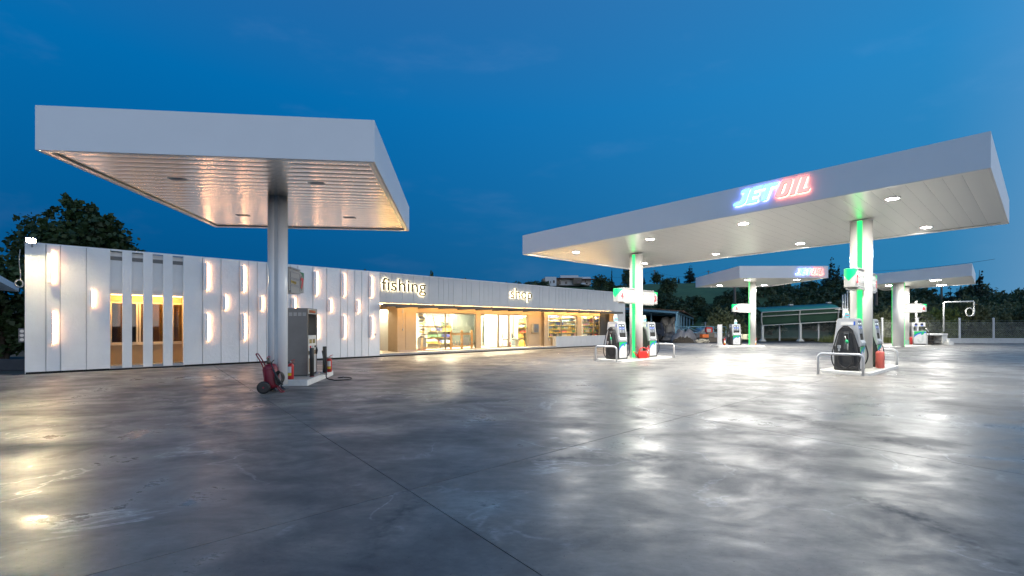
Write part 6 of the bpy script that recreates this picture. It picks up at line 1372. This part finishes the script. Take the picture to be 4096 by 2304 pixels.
# orange rack with upright rods
rx0, rx1 = S(1806, 1.45), S(1891, 1.45); rk = thing('rod_rack', 'orange wooden rack of upright rods in the middle shop window', 'rack', sp_(rx0, 1.5, FZ), BT); L_ = rx1 - rx0
for x in (0, L_ * .5, L_ * .97): MB().prism(rounded([(x - .07, 0), (x + .07, 0), (x + .07, 1.08), (x + .03, 1.18), (x - .03, 1.18), (x - .07, 1.08)], .02), -.04, .04, 'y').build('post', WOOD, rk)
MB().box(.0, L_, .041, .08, .86, 1.0).build('top_rail', WOOD, rk); MB().box(0, L_, -.06, .10, .12, .20).build('bottom_rail', WOOD, rk); MB().box(0, L_, -.05, -.041, .42, .43).build('keeper_wire', STEEL, rk)
for i in range(14):
    x = rx0 + .12 + (L_ - .25) * i / 13; h = rnd.uniform(1.2, 2.0) if i < 8 else rnd.uniform(1.1, 1.6)
    t = thing('fishing_rod', 'upright rod in the orange rack, %s of fourteen from the left' % (ORD + ['tenth', 'eleventh', 'twelfth', 'thirteenth', 'fourteenth'])[i], 'fishing rod', sp_(x, 1.50, FZ + .201), BT)
    MB().tube([(0, 0, 0), (0, .02, h * .5), (0, .035, h)], [.012, .009, .005], 6).build('blank', ROD, t); MB().tube([(0, 0, .02), (0, 0, .3)], .017, 7).build('grip', RODK if i % 2 else WOODL, t)
    if 8 <= i <= 11: MB().prism(rounded([(-.08, .02), (.08, .02), (.085, .34), (.012, .55), (-.012, .55), (-.085, .34)], .03), -.016, -.006, 'y').build('paddle_blade', M('paddle_grey', (.35, .35, .33), .4), t)
# chairs, clock, loose goods
def chair(label, x, y, rz):
    t = thing('office_chair', label, 'chair', sp_(x, y, FZ), BT + rz); F_ = M('chair_fabric', (.07, .08, .075), .8)
    MB().box(-.23, .23, -.22, .22, .43, .49).build('seat', F_, t, .02, 3); MB().prism(rounded([(-.22, .55), (.22, .55), (.20, .92), (-.20, .92)], .12), .20, .25, 'y').build('backrest', F_, t, .015)
    for sx_ in (-1, 1):
        for sy_ in (-1, 1): MB().tube([(sx_ * .22, sy_ * .2, 0), (sx_ * .2, sy_ * .18, .43)], .013).build('leg', STEEL, t)
        MB().tube([(sx_ * .25, .2, .7), (sx_ * .25, -.15, .68), (sx_ * .24, -.16, .45)], .013).build('armrest', STEEL, t)
chair('grey chair seen through the glass door', S(2023, 2.6), 2.6, .9); chair('grey chair behind the pane right of the glass door', S(2058, 2.4), 2.3, 1.1)
ck = thing('wall_clock', 'round wall clock seen through the glass door', 'clock', sp_(S(2017, IY), IY - .002, 1.62), BT); MB().lathe([(.15, 0), (.15, .03), (.135, .04)], 24, Matrix.Rotation(pi / 2, 4, 'X')).build('case', FRAME, ck); MB().lathe([(.13, .0405), (.13, .042)], 24, Matrix.Rotation(pi / 2, 4, 'X')).build('dial', SGW, ck)
MB().box(-.006, .006, -.046, -.043, 0, .10).build('hand', CAPM, ck); MB().box(-.06, 0, -.046, -.043, -.006, .006).build('hand', CAPM, ck)
lump('yellow_sack', 'yellow sack on the floor right of the glass door', 'sack', sp_(S(2090, 1.8), 1.85, FZ), .24, .2, .42, M('sack_yellow', (.65, .36, .05), .6), 4.0, 14)
bc = thing('bait_basin', 'pink goods heaped on the low shelf under the oars', 'goods', sp_(S(1728, 2.9), 2.9, FZ + .35), BT); MB().box(-.5, .5, -.25, .25, 0, .10).build('tray', YSH, bc); o = lump('heap', 'x', 'x', (0, 0, .101), .42, .2, .16, M('pink_goods', (.62, .27, .22), .6, 0, .3, 14), 6.0, 14); del o['label']; del o['category']; o.parent = bc
bx = thing('blue_crate', 'blue crate under the chair right of the glass door', 'crate', sp_(S(2062, 2.7), 2.75, FZ), BT); MB().box(-.2, .2, -.15, .15, 0, .38).build('body', PC[5], bx, .01); MB().box(-.19, .19, -.14, .14, .381, .41).build('lid', PC[1], bx)
ex = extinguisher('small red extinguisher inside the pane right of the glass door', sp_(S(2043, 1.3), 1.35, FZ), BT, .36)
cbt = thing('beige_cabinet', 'low beige grille unit in the white entrance', 'cabinet', sp_(S(1536, 3.2), 3.4, FZ), BT); MB().box(-.5, .5, -.1, .1, .05, .5).build('body', M('grille_beige', (.52, .42, .25), .6), cbt, .01)
for k in range(9): MB().box(-.45 + k * .1, -.42 + k * .1, -.115, -.101, .1, .45).build('fin', M('grille_beige', (.52, .42, .25)), cbt)
cn = thing('counter_panel', 'pale panel leaning behind the oar stand foot', 'panel', sp_(S(1688, 2.2), 2.2, FZ), BT); MB().box(-.3, .3, 0, .03, 0, .75).build('board', SGW, cn); MB().box(-.3, .3, -.02, -.001, 0, .06).build('edge_trim', PC[4], cn)
